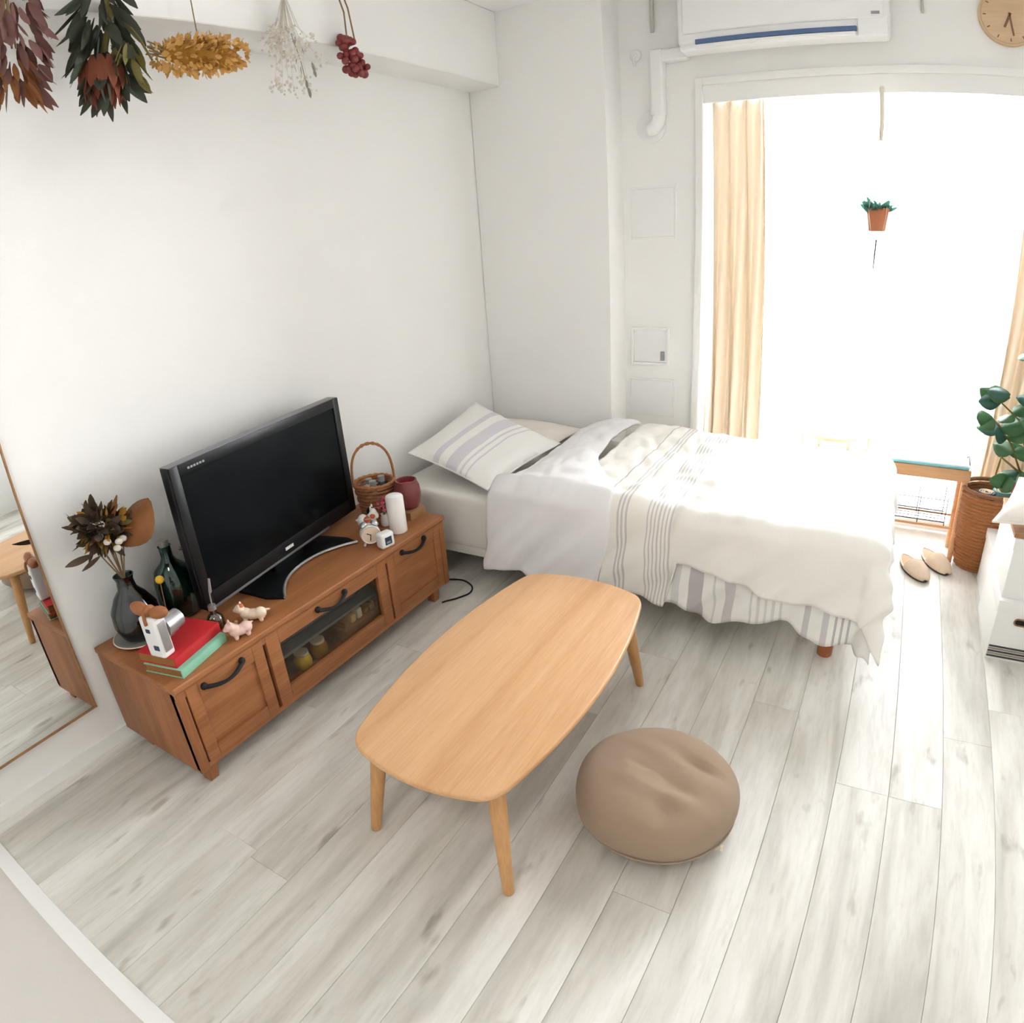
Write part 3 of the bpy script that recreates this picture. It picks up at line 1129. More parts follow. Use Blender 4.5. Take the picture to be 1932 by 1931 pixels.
def table_outline(s=1.0, n=20):
    corners = [(0.205, 0.478), (0.205, -0.478), (-0.205, -0.478), (-0.205, 0.478)]
    pts = []
    cx, cyy = 0.205, 0.478
    # side arc right from top to bottom
    def arc(p, q, bulge, horiz, n_):
        res = []
        for i in range(n_ + 1):
            t_ = i / n_
            x = p[0] + (q[0] - p[0]) * t_
            y = p[1] + (q[1] - p[1]) * t_
            e = bulge * (1 - (2 * t_ - 1) ** 2)
            if horiz:
                y += e
            else:
                x += e
            res.append((x, y))
        return res
    # points sit back from the true corner; small bezier rounds it
    k = 0.055
    sx, sy = 0.228, 0.432
    ex, ey = 0.165, 0.497

    def bez(p0, p1, p2, n_=6):
        return [((1 - t) ** 2 * p0[0] + 2 * t * (1 - t) * p1[0] + t * t * p2[0], (1 - t) ** 2 * p0[1] + 2 * t * (1 - t) * p1[1] + t * t * p2[1]) for t in [i / n_ for i in range(1, n_)]]
    pts += arc((sx, sy), (sx, -sy), A - sx, False, n)
    pts += bez((sx, -sy), (0.212, -0.484), (ex, -ey))
    pts += arc((ex, -ey), (-ex, -ey), -(B - ey), True, 12)
    pts += bez((-ex, -ey), (-0.212, -0.484), (-sx, -sy))
    pts += arc((-sx, -sy), (-sx, sy), -(A - sx), False, n)
    pts += bez((-sx, sy), (-0.212, 0.484), (-ex, ey))
    pts += arc((-ex, ey), (ex, ey), (B - ey), True, 12)
    pts += bez((ex, ey), (0.212, 0.484), (sx, sy))
    return [(x * s, y * s) for x, y in pts]


bm = nb()
prism(bm, table_outline(), 0.334, 0.352, 0.006)
part(tb, 'tabletop', bm, 'table')
bm = nb()
box(bm, (-0.17, -0.40, 0.305), (-0.152, 0.40, 0.334), 0.002)
box(bm, (0.152, -0.40, 0.305), (0.17, 0.40, 0.334), 0.002)
box(bm, (-0.152, -0.40, 0.305), (0.152, -0.382, 0.334), 0.002)
box(bm, (-0.152, 0.382, 0.305), (0.152, 0.40, 0.334), 0.002)
part(tb, 'apron', bm, 'leg')
for sx in (-1, 1):
    for sy in (-1, 1):
        bm = nb()
        p0 = Vector((sx * 0.176, sy * 0.412, 0.336))
        p1 = Vector((sx * 0.218, sy * 0.462, 0.0))
        tube(bm, [p0, p0.lerp(p1, 0.3), p0.lerp(p1, 0.65), p0.lerp(p1, 0.985), p1], [0.023, 0.022, 0.0185, 0.0145, 0.013], 18)
        part(tb, 'leg', bm, 'leg')

# ================================================================== FLOOR CUSHION
pf = thing('floor_cushion', 'round taupe floor cushion beside the coffee table', 'cushion', (1.683, 1.093, 0))


def pouf_pt(u, v):
    a = 2 * PI * u
    # v: 0 bottom centre -> 1 top centre
    th = PI * v
    rr = 0.218 * (math.sin(th) ** 0.62 if math.sin(th) > 0 else 0)
    zz = 0.088 - 0.086 * math.copysign(abs(math.cos(th)) ** 0.75, math.cos(th))
    rr *= 1 + 0.018 * math.sin(2 * a + 0.5) + 0.010 * math.sin(5 * a)
    x, y = rr * math.cos(a), rr * math.sin(a)
    if v > 0.5:
        top = (v - 0.5) * 2
        d = ((x - 0.03) ** 2 + (y + 0.01) ** 2) ** 0.5
        zz -= 0.020 * math.exp(-(d / 0.07) ** 2)
        # creases radiating from the dent
        c = noise.noise(Vector((x * 9 + 3, y * 26 + 4 * x, 1.3)))
        zz += 0.020 * c * math.exp(-(d / 0.13) ** 2)
        c2 = noise.noise(Vector((x * 10, y * 10, 5)))
        zz += 0.009 * c2 * top
        zz -= 0.018 * math.exp(-((x - 0.10) ** 2 / 0.004 + (y - 0.065 + 0.2 * (x - 0.1)) ** 2 / 0.00025))
        zz += 0.013 * math.exp(-((x - 0.02) ** 2 / 0.008 + (y + 0.075 + 0.1 * x) ** 2 / 0.0005))
    return (x, y, max(0.0, zz))


bm = nb()
grid(bm, 72, 48, pouf_pt)
bmesh.ops.remove_doubles(bm, verts=bm.verts, dist=0.0004)
part(pf, 'cushion_body', bm, 'pouf', angle=80)
bm = nb()
tube(bm, [(0.2155 * 1.0 * math.cos(a), 0.2155 * math.sin(a), 0.060) for a in [2 * PI * k / 64 for k in range(65)]], 0.0028, 6, False)
part(pf, 'piping', bm, 'pouf')
bm = nb()
box(bm, (0.206, -0.094, 0.050), (0.2115, -0.088, 0.070), 0.001, mat=None)
part(pf, 'care_tag', bm, 'cream', label='tiny pale tag')

# ================================================================== BED
bed = thing('bed', 'single bed mattress on short wooden legs', 'bed', (1.04, 2.52, 0))
MX0, MX1, MY0, MY1, MZ0, MZ1 = 0.03, 2.07, 2.02, 3.02, 0.125, 0.43
bm = nb()
box(bm, (MX0, MY0, MZ0 + 0.03), (MX1, MY1, MZ1), 0.045, 5)
part(bed, 'mattress', bm, 'sheet', world=True, angle=60)
bm = nb()
box(bm, (MX0 + 0.01, MY0 + 0.006, MZ0), (MX1 - 0.01, MY1 - 0.006, MZ0 + 0.06), 0.012, 2)
part(bed, 'base', bm, 'sheet', world=True)
for x in (0.14, 1.05, 2.0):
    for y in (2.06, 2.97):
        bm = nb()
        lathe(bm, [(0.024, 0.0), (0.027, 0.004), (0.031, MZ0)], 20, (x + 0.012, y, 0))
        part(bed, 'leg', bm, 'bedleg', world=True)

# ---- duvet
XE, YE, RD = 2.10, 2.045, 0.065


def over(d):
    if d <= 0:
        return 0.0, 0.0
    q = RD * PI / 2
    if d < q:
        a = d / RD
        return RD * math.sin(a), RD * (1 - math.cos(a))
    return RD + 0.10 * (d - q), RD + (d - q)


def nz(x, y, z=0.0, s=1.0):
    return noise.noise(Vector((x * s, y * s, z)))


def crease(x, y):
    v = 0.010 * nz(x, y, 2.0, 3.0)
    v += 0.010 * abs(nz(x * 1.0 + 0.5 * y, y * 2.4 - 0.8 * x, 7.1, 3.2))
    v += 0.006 * abs(nz(x * 2.2 + y, y * 0.8 - x, 3.7, 6.0))
    v += 0.003 * nz(x, y, 9.0, 18.0)
    v += 0.008 * abs(nz(x * 0.8 - 0.9 * y, y + 1.7 * x, 4.4, 4.5))
    return v


def top_z(x, y):
    e = 0.515 + 0.03 * math.exp(-((x - 1.0) / 0.25) ** 2) * (0.4 + 0.6 * max(0, min(1, (y - 2.2) / 0.7)))
    e -= 0.018 * max(0, x - 1.4)
    e -= 0.03 * max(0, (y - 2.85) / 0.2) ** 2
    return e + 1.5 * crease(x, y)


def drape(s, t, lift=0.0):
    """s = cloth distance along the bed, t = distance towards the near edge measured as y going down."""
    ds, dt = max(0, s - XE), max(0, YE - t)
    d = math.hypot(ds, dt)
    out_, dn = over(d)
    cs, sn = (dt / d, ds / d) if d > 1e-9 else (1.0, 0.0)
    corner = 2 * cs * sn
    hang = min(1, dn / 0.3)
    out_ += corner * 0.16 * max(0, dn - 0.05)
    if d > 0:
        fold = 0.016 * math.sin((s - t) * 23 + 0.6 * math.sin((s - t) * 9)) + 0.009 * math.sin((s - t) * 47 + 1)
        out_ += hang * fold + lift * min(1, dn / 0.05)
    h = top_z(min(s, XE), max(t, YE))
    x = min(s, XE) + out_ * sn
    y = max(t, YE) - out_ * cs
    z = h - dn + lift * (1 - min(1, dn / 0.06))
    return Vector((x, y, max(z, 0.02)))


dv = thing('duvet', 'rumpled cream duvet with grey stripes folded back on the bed', 'duvet', (1.5, 2.5, 0.45))


def hem_upper(s):
    # hem of the plain upper layer: long at its head end where the stripes run to the bottom, shorter to the foot
    lo = 0.135 + 0.015 * math.sin(s * 11)
    up = 0.315 - 0.14 * max(0, (s - 1.44)) + 0.012 * math.sin(s * 13)
    k = max(0, min(1, (s - 1.42) / 0.03))
    return lo * (1 - k) + up * k


def sheet(s0, s1, t_far, hemz, nu, nv, lift=0.0, t_start=None, edge0=None):
    def fn(u, v):
        s = s0 + (s1 - s0) * u
        if edge0:
            s = edge0(v) + (s1 - edge0(v)) * u
        drop = max(0.02, top_z(min(s, XE), YE) - hemz(s))
        t_near = YE - (drop + RD * (PI / 2 - 1))
        t = t_far + (t_near - t_far) * v
        return drape(s, t, lift)

    def uv(u, v):
        s = s0 + (s1 - s0) * u
        if edge0:
            s = edge0(v) + (s1 - edge0(v)) * u
        return (s, v)
    b_ = nb()
    grid(b_, nu, nv, fn, uv)
    return b_


bm = sheet(0.98, XE + 0.245, 3.0, hem_upper, 150, 110, lift=0.010)
o = part(dv, 'cover', bm, 'duvet', world=True, angle=85)
solid(o, 0.014, -1)


def hem_lower(s):
    return 0.132 + 0.020 * math.sin(s * 14 + 1.0) + 0.010 * math.sin(s * 31) - 0.10 * max(0, s - 2.05)


bm = sheet(1.40, XE + 0.19, YE + 0.02, hem_lower, 140, 26, lift=-0.006)
o = part(dv, 'striped_hem', bm, 'hemband', world=True, angle=85, label='striped linen hem band hanging below the cover')
solid(o, 0.006, -1)


# folded-back grey flap
def flap_pt(u, v):
    # v along from far to near, u across from head edge to fold
    t_near = YE - 0.42
    t = 2.99 + (t_near - 2.99) * v
    yy = max(t, YE)
    xl = 0.655 + 0.01 * math.sin(9 * yy) - 0.05 * max(0, min(1, (2.2 - t) / 0.4))
    f_ = max(0, min(1, (2.45 - t) / 0.42))
    f_ = f_ * f_ * (3 - 2 * f_)
    xr = 0.93 + 0.25 * f_ + 0.015 * math.sin(11 * t) - 0.04 * max(0, min(1, (YE - 0.12 - t) / 0.3))
    s = xl + (xr - xl) * u
    p = drape(s, t, 0.024 + 0.012 * math.sin(PI * u))
    edge = math.exp(-u / 0.07) + math.exp(-(1 - u) / 0.06)
    dz = YE - t
    if dz <= 0:
        p.z -= 0.028 * math.exp(-u / 0.07) + 0.012 * math.exp(-(1 - u) / 0.05)
        p.z -= 0.022 * math.exp(-(s - 0.655) / 0.12)
    else:
        p.y += 0.014 * edge
    return p


bm = nb()
grid(bm, 50, 110, flap_pt, lambda u, v: (u, v))
o = part(dv, 'folded_flap', bm, 'lav', world=True, angle=85, label='grey-lavender underside folded back')
solid(o, 0.018, -1)


# ---- pillows
def pillow(name, a, b, c, d, puff, mat, label, seed, group='pillows on the bed'):
    """Soft pillow over the corner points a,b,c,d (a->b = u, a->d = v)."""
    a, b, c, d = map(Vector, (a, b, c, d))
    ctr = (a + b + c + d) / 4
    nrm = (b - a).cross(d - a).normalized()
    if nrm.z < 0:
        nrm = -nrm
    base = thing(name, label, 'pillow', tuple(ctr - nrm * puff), group=group)
    bm_ = nb()

    def side(sg):
        def fn(u, v):
            # pinch: edges bow inwards, corners stay
            U_, V_ = u * 2 - 1, v * 2 - 1
            pu = U_ * (1 - 0.06 * (1 - V_ * V_))
            pv = V_ * (1 - 0.06 * (1 - U_ * U_))
            uu, vv = (pu + 1) / 2, (pv + 1) / 2
            p = a * (1 - uu) * (1 - vv) + b * uu * (1 - vv) + c * uu * vv + d * (1 - uu) * vv
            h = puff * ((1 - abs(U_) ** 3.0) * (1 - abs(V_) ** 3.0)) ** 0.55
            w_ = 0.012 * nz(u * 3, v * 3, seed) + 0.006 * abs(nz(u * 9, v * 4, seed + 3))
            return p + nrm * (sg * h + (w_ if h > 0.01 else 0))
        return fn
    grid(bm_, 40, 40, side(1), lambda u, v: (u, v))
    grid(bm_, 40, 40, side(-0.7), lambda u, v: (u, v))
    bmesh.ops.remove_doubles(bm_, verts=bm_.verts, dist=0.0005)
    part(base, 'cushion', bm_, mat, world=True, angle=85)
    bm_ = nb()
    pts = []
    f0 = side(0.0)
    for k in range(4 * 16 + 1):
        q = k % 64
        e, r0 = q // 16, (q % 16) / 16
        uv_ = ((r0, 0), (1, r0), (1 - r0, 1), (0, 1 - r0))[e]
        pts.append(f0(*uv_))
    tube(bm_, pts, 0.004, 6, False)
    part(base, 'seam', bm_, mat, world=True, angle=85)
    return base


pillow('pillow', (0.075, 2.13, 0.555), (0.59, 2.02, 0.475), (0.66, 2.60, 0.52), (0.075, 2.74, 0.655), 0.058, 'pillow', 'white pillow with grey stripes leaning on the wall', 1.5)
pillow('pillow', (0.06, 2.72, 0.47), (0.58, 2.66, 0.475), (0.60, 3.0, 0.475), (0.06, 3.0, 0.50), 0.045, 'pillow2', 'plain cream pillow lying behind the striped pillow', 8.2)

# ================================================================== THINGS ON THE TV STAND
TZ = CH

# grey plate
pt = thing('plate', 'grey stoneware plate at the end of the television stand', 'plate', (0.090, 0.665, TZ))
bm = nb()
lathe(bm, [(0.05, 0.0), (0.052, 0.004), (0.085, 0.010), (0.094, 0.016), (0.092, 0.0185), (0.08, 0.013), (0.05, 0.008), (0.0, 0.007)], 40)
part(pt, 'dish', bm, 'greyplate')
bm = nb()
tube(bm, [(0.0935 * math.cos(a), 0.0935 * math.sin(a), 0.0172) for a in [2 * PI * k / 48 for k in range(49)]], 0.0022, 6, False)
part(pt, 'rim', bm, 'cream')

# vase with dried bouquet
vs = thing('vase', 'smoky glass vase holding a dried brown bouquet', 'vase', (0.085, 0.668, TZ + 0.0085))
bm = nb()
lathe(bm, [(0.045, 0.0), (0.062, 0.01), (0.078, 0.055), (0.074, 0.105), (0.05, 0.150), (0.030, 0.175), (0.027, 0.205), (0.033, 0.222), (0.029, 0.222), (0.023, 0.205), (0.026, 0.176), (0.046, 0.148), (0.069, 0.105), (0.073, 0.055), (0.057, 0.014), (0.0, 0.010)], 32)
part(vs, 'vessel', bm, 'blueglass')
bq = thing('dried_bouquet', 'dried brown bouquet with a large rust leaf and small white buds', 'bouquet', (0.085, 0.668, TZ + 0.03))
BC = Vector((0.01, -0.015, 0.375))
rb = random.Random(4)
bm = nb()
for k in range(11):
    e = BC + Vector((rb.uniform(-.06, .06), rb.uniform(-.07, .07), rb.uniform(-.06, .05)))
    tube(bm, [(rb.uniform(-.02, .02), rb.uniform(-.02, .02), 0.0), (0, 0, 0.18), e], [0.002, 0.0025, 0.0015], 5)
part(bq, 'stems', bm, 'stem')
bm = nb()
leaf(bm, BC + Vector((0.03, 0.01, -0.05)), (0.35, 0.62, 0.72), 0.165, 0.19, 0.1, 8, side=(0.55, -0.35, -0.4))
leaf(bm, BC + Vector((-0.01, 0.0, -0.02)), (0.1, 0.35, 0.9), 0.12, 0.10, 0.2, 7)
o = part(bq, 'rust_leaf', bm, 'brownleaf', label='large rounded rust-brown leaf')
solid(o, 0.002, 0)
bm = nb()
for k in range(190):
    d = Vector((rb.gauss(0, 1), rb.gauss(-0.15, 1), rb.gauss(0.0, 0.8))).normalized()
    q_ = rb.uniform(0.4, 1.0)
    b0 = BC + Vector((d.x * 0.055 * q_, d.y * 0.06 * q_ - 0.01, d.z * 0.06 * q_))
    leaf(bm, b0, d + Vector((rb.uniform(-.5, .5), rb.uniform(-.5, .5), rb.uniform(-.4, .4))), rb.uniform(.03, .06), rb.uniform(.014, .03), rb.uniform(-.3, .4), 4)
o = tag(part(bq, 'dark_leaves', bm, 'darkbrown'), kind='stuff')
bm = nb()
for k in range(46):
    d = Vector((rb.gauss(0.3, 1), rb.gauss(-0.1, 1), rb.gauss(-0.2, 0.8))).normalized()
    leaf(bm, BC + d * 0.06, d, rb.uniform(.02, .045), rb.uniform(.012, .025), rb.uniform(-.2, .3), 4)
tag(part(bq, 'ochre_petals', bm, 'gold2'), kind='stuff')
bm = nb()
for k in range(24):
    d = Vector((rb.gauss(0.3, 1), rb.gauss(-0.5, 0.8), rb.gauss(0.4, 0.8))).normalized()
    leaf(bm, BC + d * 0.05, d, rb.uniform(.03, .05), rb.uniform(.01, .02), rb.uniform(-.2, .3), 4)
part(bq, 'olive_leaves', bm, 'olive')
for k, (dx, dy, dz_) in enumerate(((0.075, -0.035, -0.02), (0.085, -0.005, -0.03), (0.09, -0.018, -0.045), (0.08, 0.012, -0.028))):
    bm = nb()
    ball(bm, BC + Vector((dx, dy, dz_)), (0.012, 0.012, 0.010), 2)
    part(bq, 'white_bud', bm, 'paleflower')
bm = nb()
leaf(bm, BC + Vector((0.03, -0.07, -0.055)), (0.15, -0.95, 0.05), 0.105, 0.022, -0.15, 5)
leaf(bm, BC + Vector((0.03, -0.05, -0.07)), (0.15, -0.8, -0.25), 0.07, 0.02, 0.15, 5)
part(bq, 'spike_leaf', bm, 'darkbrown', label='pointed dark leaf sticking out sideways')
# yellow ball flower
yf = thing('yellow_flower', 'single round yellow flower beside the vase', 'flower', (0.165, 0.742, TZ))
bm = nb()
ball(bm, (0.0, 0.0, 0.195), 0.0135, 3)
part(yf, 'flower_head', bm, 'yellow')
bm = nb()
tube(bm, [(0, -0.012, 0.012), (0, -0.008, 0.1), (0, 0, 0.19)], 0.0018, 6)
part(yf, 'stem', bm, 'stem')
bm = nb()
lathe(bm, [(0.016, 0), (0.02, 0.006), (0.02, 0.045), (0.012, 0.055), (0.012, 0.07), (0.009, 0.07), (0.009, 0.054), (0.016, 0.044), (0.0, 0.01)], 20, (0, -0.010, 0))
part(yf, 'holder', bm, 'clearglass')

# pinkish grey ornament behind (dried branch)
br = thing('dried_branch', 'thin grey dried branch leaning behind the teal bottle', 'branch', (0.03, 0.93, TZ))
bm = nb()
tube(bm, [(0, 0, 0.0), (-0.005, 0.01, 0.15), (-0.012, 0.0, 0.30)], [0.004, 0.003, 0.0015], 6)
part(br, 'twig', bm, 'stem')
bm = nb()
for k in range(26):
    z = rb.uniform(0.12, 0.31)
    leaf(bm, (-0.008, 0.006, z), (rb.uniform(-.1, .8), rb.uniform(-1, 1), rb.uniform(-.2, .8)), rb.uniform(.02, .045), rb.uniform(.008, .016), 0.1, 4)
part(br, 'leaves', bm, 'greyleaf')

# teal bottle
tbm = thing('bottle', 'large dark teal glass bottle beside the television', 'bottle', (0.075, 0.835, TZ))
bm = nb()
lathe(bm, [(0.045, 0.0), (0.064, 0.006), (0.068, 0.05), (0.067, 0.13), (0.056, 0.170), (0.028, 0.198), (0.020, 0.215), (0.020, 0.25), (0.023, 0.256), (0.018, 0.256), (0.016, 0.215), (0.024, 0.197), (0.052, 0.168), (0.063, 0.13), (0.064, 0.05), (0.060, 0.010), (0.0, 0.008)], 32)
part(tbm, 'body', bm, 'tealglass')
bm = nb()
lathe(bm, [(0.0155, 0.235), (0.0155, 0.262), (0.019, 0.264), (0.019, 0.278), (0.0, 0.279)], 16)
part(tbm, 'stopper', bm, 'greyplate')

# diffuser
df = thing('diffuser', 'small clear oil bottle with a grey reed', 'diffuser', (0.288, 0.822, TZ))
bm = nb()
lathe(bm, [(0.022, 0.0), (0.028, 0.004), (0.028, 0.04), (0.022, 0.052), (0.011, 0.060), (0.011, 0.078), (0.008, 0.078), (0.008, 0.060), (0.019, 0.05), (0.025, 0.04), (0.025, 0.008), (0.0, 0.006)], 24)
part(df, 'flask', bm, 'clearglass')
bm = nb()
lathe(bm, [(0.024, 0.007), (0.0245, 0.030), (0.0, 0.030)], 24)
part(df, 'oil', bm, 'oil')
bm = nb()
lathe(bm, [(0.0135, 0.074), (0.0135, 0.090), (0.005, 0.092)], 20)
part(df, 'collar', bm, 'silver')
bm = nb()
tube(bm, [(0, 0, 0.05), (0.004, 0.003, 0.13), (0.007, 0.006, 0.14), (0.013, 0.010, 0.185)], [0.0022, 0.0025, 0.0055, 0.0035], 8)
part(df, 'reed', bm, 'greyplate')
oc = thing('ornament', 'tiny pale bead ornament by the oil bottle', 'ornament', (0.335, 0.858, TZ))
bm = nb()
ball(bm, (0, 0, 0.008), (0.009, 0.009, 0.008), 2)
part(oc, 'bead', bm, 'cream')
bm = nb()
ball(bm, (0.004, 0.003, 0.019), (0.006, 0.006, 0.0055), 2)
part(oc, 'upper_bead', bm, 'gold')

# books
def book(name, loc, rz, sx, sy, h, cover, label):
    t_ = thing(name, label, 'book', loc, rz, group='books on the television stand')
    b_ = nb()
    box(b_, (-sx / 2, -sy / 2, 0), (sx / 2, sy / 2, 0.003), 0.001)
    part(t_, 'back_cover', b_, cover)
    b_ = nb()
    box(b_, (-sx / 2, -sy / 2, h - 0.003), (sx / 2, sy / 2, h), 0.001)
    part(t_, 'front_cover', b_, cover)
    b_ = nb()
    box(b_, (sx / 2 - 0.004, -sy / 2, 0.003), (sx / 2 + 0.001, sy / 2, h - 0.003), 0.001)
    part(t_, 'spine', b_, cover)
    b_ = nb()
    box(b_, (-sx / 2 + 0.004, -sy / 2 + 0.003, 0.003), (sx / 2 - 0.004, sy / 2 - 0.003, h - 0.003))
    part(t_, 'pages', b_, 'kraft', False)
    return t_


book('book', (0.330, 0.672, TZ), math.radians(14), 0.150, 0.205, 0.030, 'mint', 'mint green book lying under the red book')
book('book', (0.310, 0.672, TZ + 0.030), math.radians(14), 0.150, 0.205, 0.034, 'red', 'red book lying on the mint green book')

# white toy camera standing on the books
tcam = thing('toy_camera', 'white toy camera standing on the red book', 'camera', (0.352, 0.592, TZ + 0.064), math.radians(12))
bm = nb()
box(bm, (-0.032, -0.022, 0.0), (0.032, 0.022, 0.135), 0.010, 4)
part(tcam, 'body', bm, 'whiteplastic')
RY = Matrix.Rotation(-PI / 2, 4, 'X')
bm = nb()
lathe(bm, [(0.031, 0.0), (0.031, 0.016), (0.028, 0.018), (0.028, 0.034), (0.025, 0.036), (0.025, 0.056), (0.020, 0.056), (0.019, 0.040), (0, 0.038)], 28, mat=Matrix.Translation((0.004, 0.022, 0.078)) @ Matrix.Scale(1.15, 4) @ RY)
part(tcam, 'lens_barrel', bm, 'silver')
bm = nb()
lathe(bm, [(0.0, 0.040), (0.010, 0.0395), (0.019, 0.037)], 24, mat=Matrix.Translation((0.004, 0.022, 0.078)) @ Matrix.Scale(1.15, 4) @ RY)
part(tcam, 'lens', bm, 'black')
for nm, x, z, s in (('viewfinder', 0.010, 0.036, 0.010), ('window', -0.004, 0.092, 0.008)):
    bm = nb()
    box(bm, (x - s, -0.0245, z - s * 0.8), (x + s, -0.021, z + s * 0.8), 0.002)
    part(tcam, nm, bm, 'navy')
bm = nb()
box(bm, (0.0315, -0.014, 0.02), (0.035, 0.014, 0.115), 0.003)
part(tcam, 'side_plate', bm, 'silver')
bm = nb()
ball(bm, (-0.034, 0.0, 0.150), (0.036, 0.020, 0.020), 3, Matrix.Rotation(0.25, 4, 'Y'))
ball(bm, (0.036, 0.002, 0.148), (0.036, 0.020, 0.019), 3, Matrix.Rotation(-0.2, 4, 'Y'))
ball(bm, (0.0, 0.0, 0.149), (0.014, 0.021, 0.017), 3)
tube(bm, [(0.0, -0.020, 0.152), (0.002, -0.026, 0.135), (0.002, -0.026, 0.115)], 0.005, 8)
part(tcam, 'leather_bow', bm, 'leather', label='brown leather strap folded on top')


# ceramic figurines (one continuous animal body each)
def figurine(name, loc, rz, label, bodymat, blobs, extras, group='small animal figurines'):
    t_ = thing(name, label, 'figurine', loc, rz, group=group)
    b_ = nb()
    for c, r in blobs:
        ball(b_, c, r, 3)
    o_ = part(t_, 'body', b_, bodymat)
    rm = o_.modifiers.new('one_surface', 'REMESH')
    rm.mode = 'VOXEL'
    rm.voxel_size = 0.0022
    rm.use_smooth_shade = True
    sm = o_.modifiers.new('soften', 'SMOOTH')
    sm.iterations = 4
    for nm, mt, els in extras:
        b_ = nb()
        for c, r in els:
            ball(b_, c, r, 2)
        part(t_, nm, b_, mt)
    return t_


def animal(L=0.07, ears=True):
    bl = [((0, 0, 0.026), (0.020, L * 0.42, 0.018)), ((0, L * 0.30, 0.030), (0.019, 0.02, 0.020)), ((0, -L * 0.28, 0.029), (0.020, 0.021, 0.020)),
          ((0, L * 0.50, 0.048), (0.017, 0.017, 0.016)), ((0, L * 0.42, 0.040), (0.012, 0.013, 0.013)), ((0, L * 0.50 + 0.014, 0.044), (0.009, 0.009, 0.008))]
    for sx in (-1, 1):
        bl.append(((sx * 0.011, L * 0.33, 0.010), (0.0065, 0.0075, 0.0105)))
        bl.append(((sx * 0.011, -L * 0.30, 0.010), (0.0065, 0.008, 0.0105)))
        bl.append(((sx * 0.010, L * 0.47, 0.064), (0.0045, 0.004, 0.008)))
    bl.append(((0.006, -L * 0.55, 0.036), (0.004, 0.013, 0.004)))
    return bl


figurine('animal_figurine', (0.405, 0.83, TZ), math.radians(160), 'pinkish ceramic animal figurine near the mint book', 'pinkg', animal(0.062),
         [('nose', 'orange', [((0, 0.055, 0.044), 0.003)]), ('patch', 'orange', [((0.016, -0.010, 0.028), (0.006, 0.012, 0.009))])])
figurine('animal_figurine', (0.365, 0.915, TZ), math.radians(125), 'cream animal figurine with an orange head mark on the stand', 'cream', animal(0.085),
         [('head_mark', 'orange', [((0.0, 0.038, 0.0585), (0.011, 0.012, 0.008))]), ('collar', 'navy', [((0, 0.036, 0.036), (0.0135, 0.004, 0.0125))])])

# ---- right end of the stand
# handled basket with things in it
wb = thing('handled_basket', 'round wicker basket with a tall arched handle behind the television', 'basket', (0.150, 1.790, TZ), -0.7)
bm = nb()
for k in range(9):
    z = 0.006 + k * 0.0165
    r0 = 0.066 + 0.019 * k / 8
    n = 40
    tube(bm, [((r0 + 0.0025 * math.sin(10 * a + PI * (k % 2))) * math.cos(a), (r0 + 0.0025 * math.sin(10 * a + PI * (k % 2))) * math.sin(a), z) for a in [2 * PI * q / n for q in range(n + 1)]], 0.0075, 6, False)
part(wb, 'weave', bm, 'wickerd')
bm = nb()
lathe(bm, [(0.0, 0.0), (0.066, 0.0), (0.066, 0.008), (0, 0.008)], 28)
part(wb, 'bottom', bm, 'wickerd')
bm = nb()
tube(bm, [(0.0865 * math.cos(a), 0.0865 * math.sin(a), 0.150 + 0.002 * math.sin(20 * a)) for a in [2 * PI * q / 60 for q in range(61)]], 0.0075, 8, False)
part(wb, 'rim', bm, 'wicker')
bm = nb()
pts = []
for k in range(29):
    a = PI * k / 28
    pts.append((0.0, -0.090 * math.cos(a), 0.140 + 0.185 * math.sin(a) ** 0.62))
tube(bm, pts, 0.0055, 8)
for ph in (0, PI):
    tube(bm, [(p[0] + 0.006 * math.cos(i * 1.3 + ph), p[1], p[2] + 0.006 * math.sin(i * 1.3 + ph)) for i, p in enumerate(pts)], 0.003, 5)
part(wb, 'handle', bm, 'wicker')
for (dx, dy, h, mt, lab) in ((0.02, -0.032, 0.158, 'ceramic', 'white tube standing in the handled basket'), (-0.034, 0.0, 0.15, 'cream', 'cream tube standing in the handled basket'), (0.02, 0.024, 0.162, 'navy', 'navy tube standing in the handled basket')):
    t = thing('tube_bottle', lab, 'bottle', (0.150 + dx, 1.792 + dy, TZ + 0.008), group='tubes in the handled basket')
    bm = nb()
    lathe(bm, [(0.02, 0), (0.022, 0.006), (0.022, h * 0.75), (0.014, h * 0.85)], 18)
    part(t, 'body', bm, mt)
    bm = nb()
    lathe(bm, [(0.014, h * 0.85), (0.015, h), (0.0, h + 0.001)], 16)
    part(t, 'cap', bm, 'greyplate')

# red-brown round pot
bm = nb()
box(bm, (0.240, 1.770, TZ), (0.350, 1.874, TZ + 0.036), 0.004)
single('wooden_block', bm, 'brownwood', 'low brown wooden block under the red-brown pot', 'block', loc=(0.309, 1.82, TZ))
rp = thing('round_pot', 'round red-brown glazed pot at the corner by the bed', 'pot', (0.299, 1.829, TZ + 0.036))
bm = nb()
lathe(bm, [(0.034, 0), (0.040, 0.003), (0.054, 0.03), (0.0585, 0.065), (0.055, 0.100), (0.046, 0.122), (0.047, 0.128), (0.042, 0.128), (0.041, 0.120), (0.049, 0.098), (0.052, 0.065), (0.048, 0.03), (0.0, 0.012)], 32)
part(rp, 'vessel', bm, 'redglaze')
bm = nb()
lathe(bm, [(0.0, 0.098), (0.048, 0.098), (0.047, 0.102), (0.0, 0.104)], 24)
part(rp, 'wax', bm, 'redfruit')
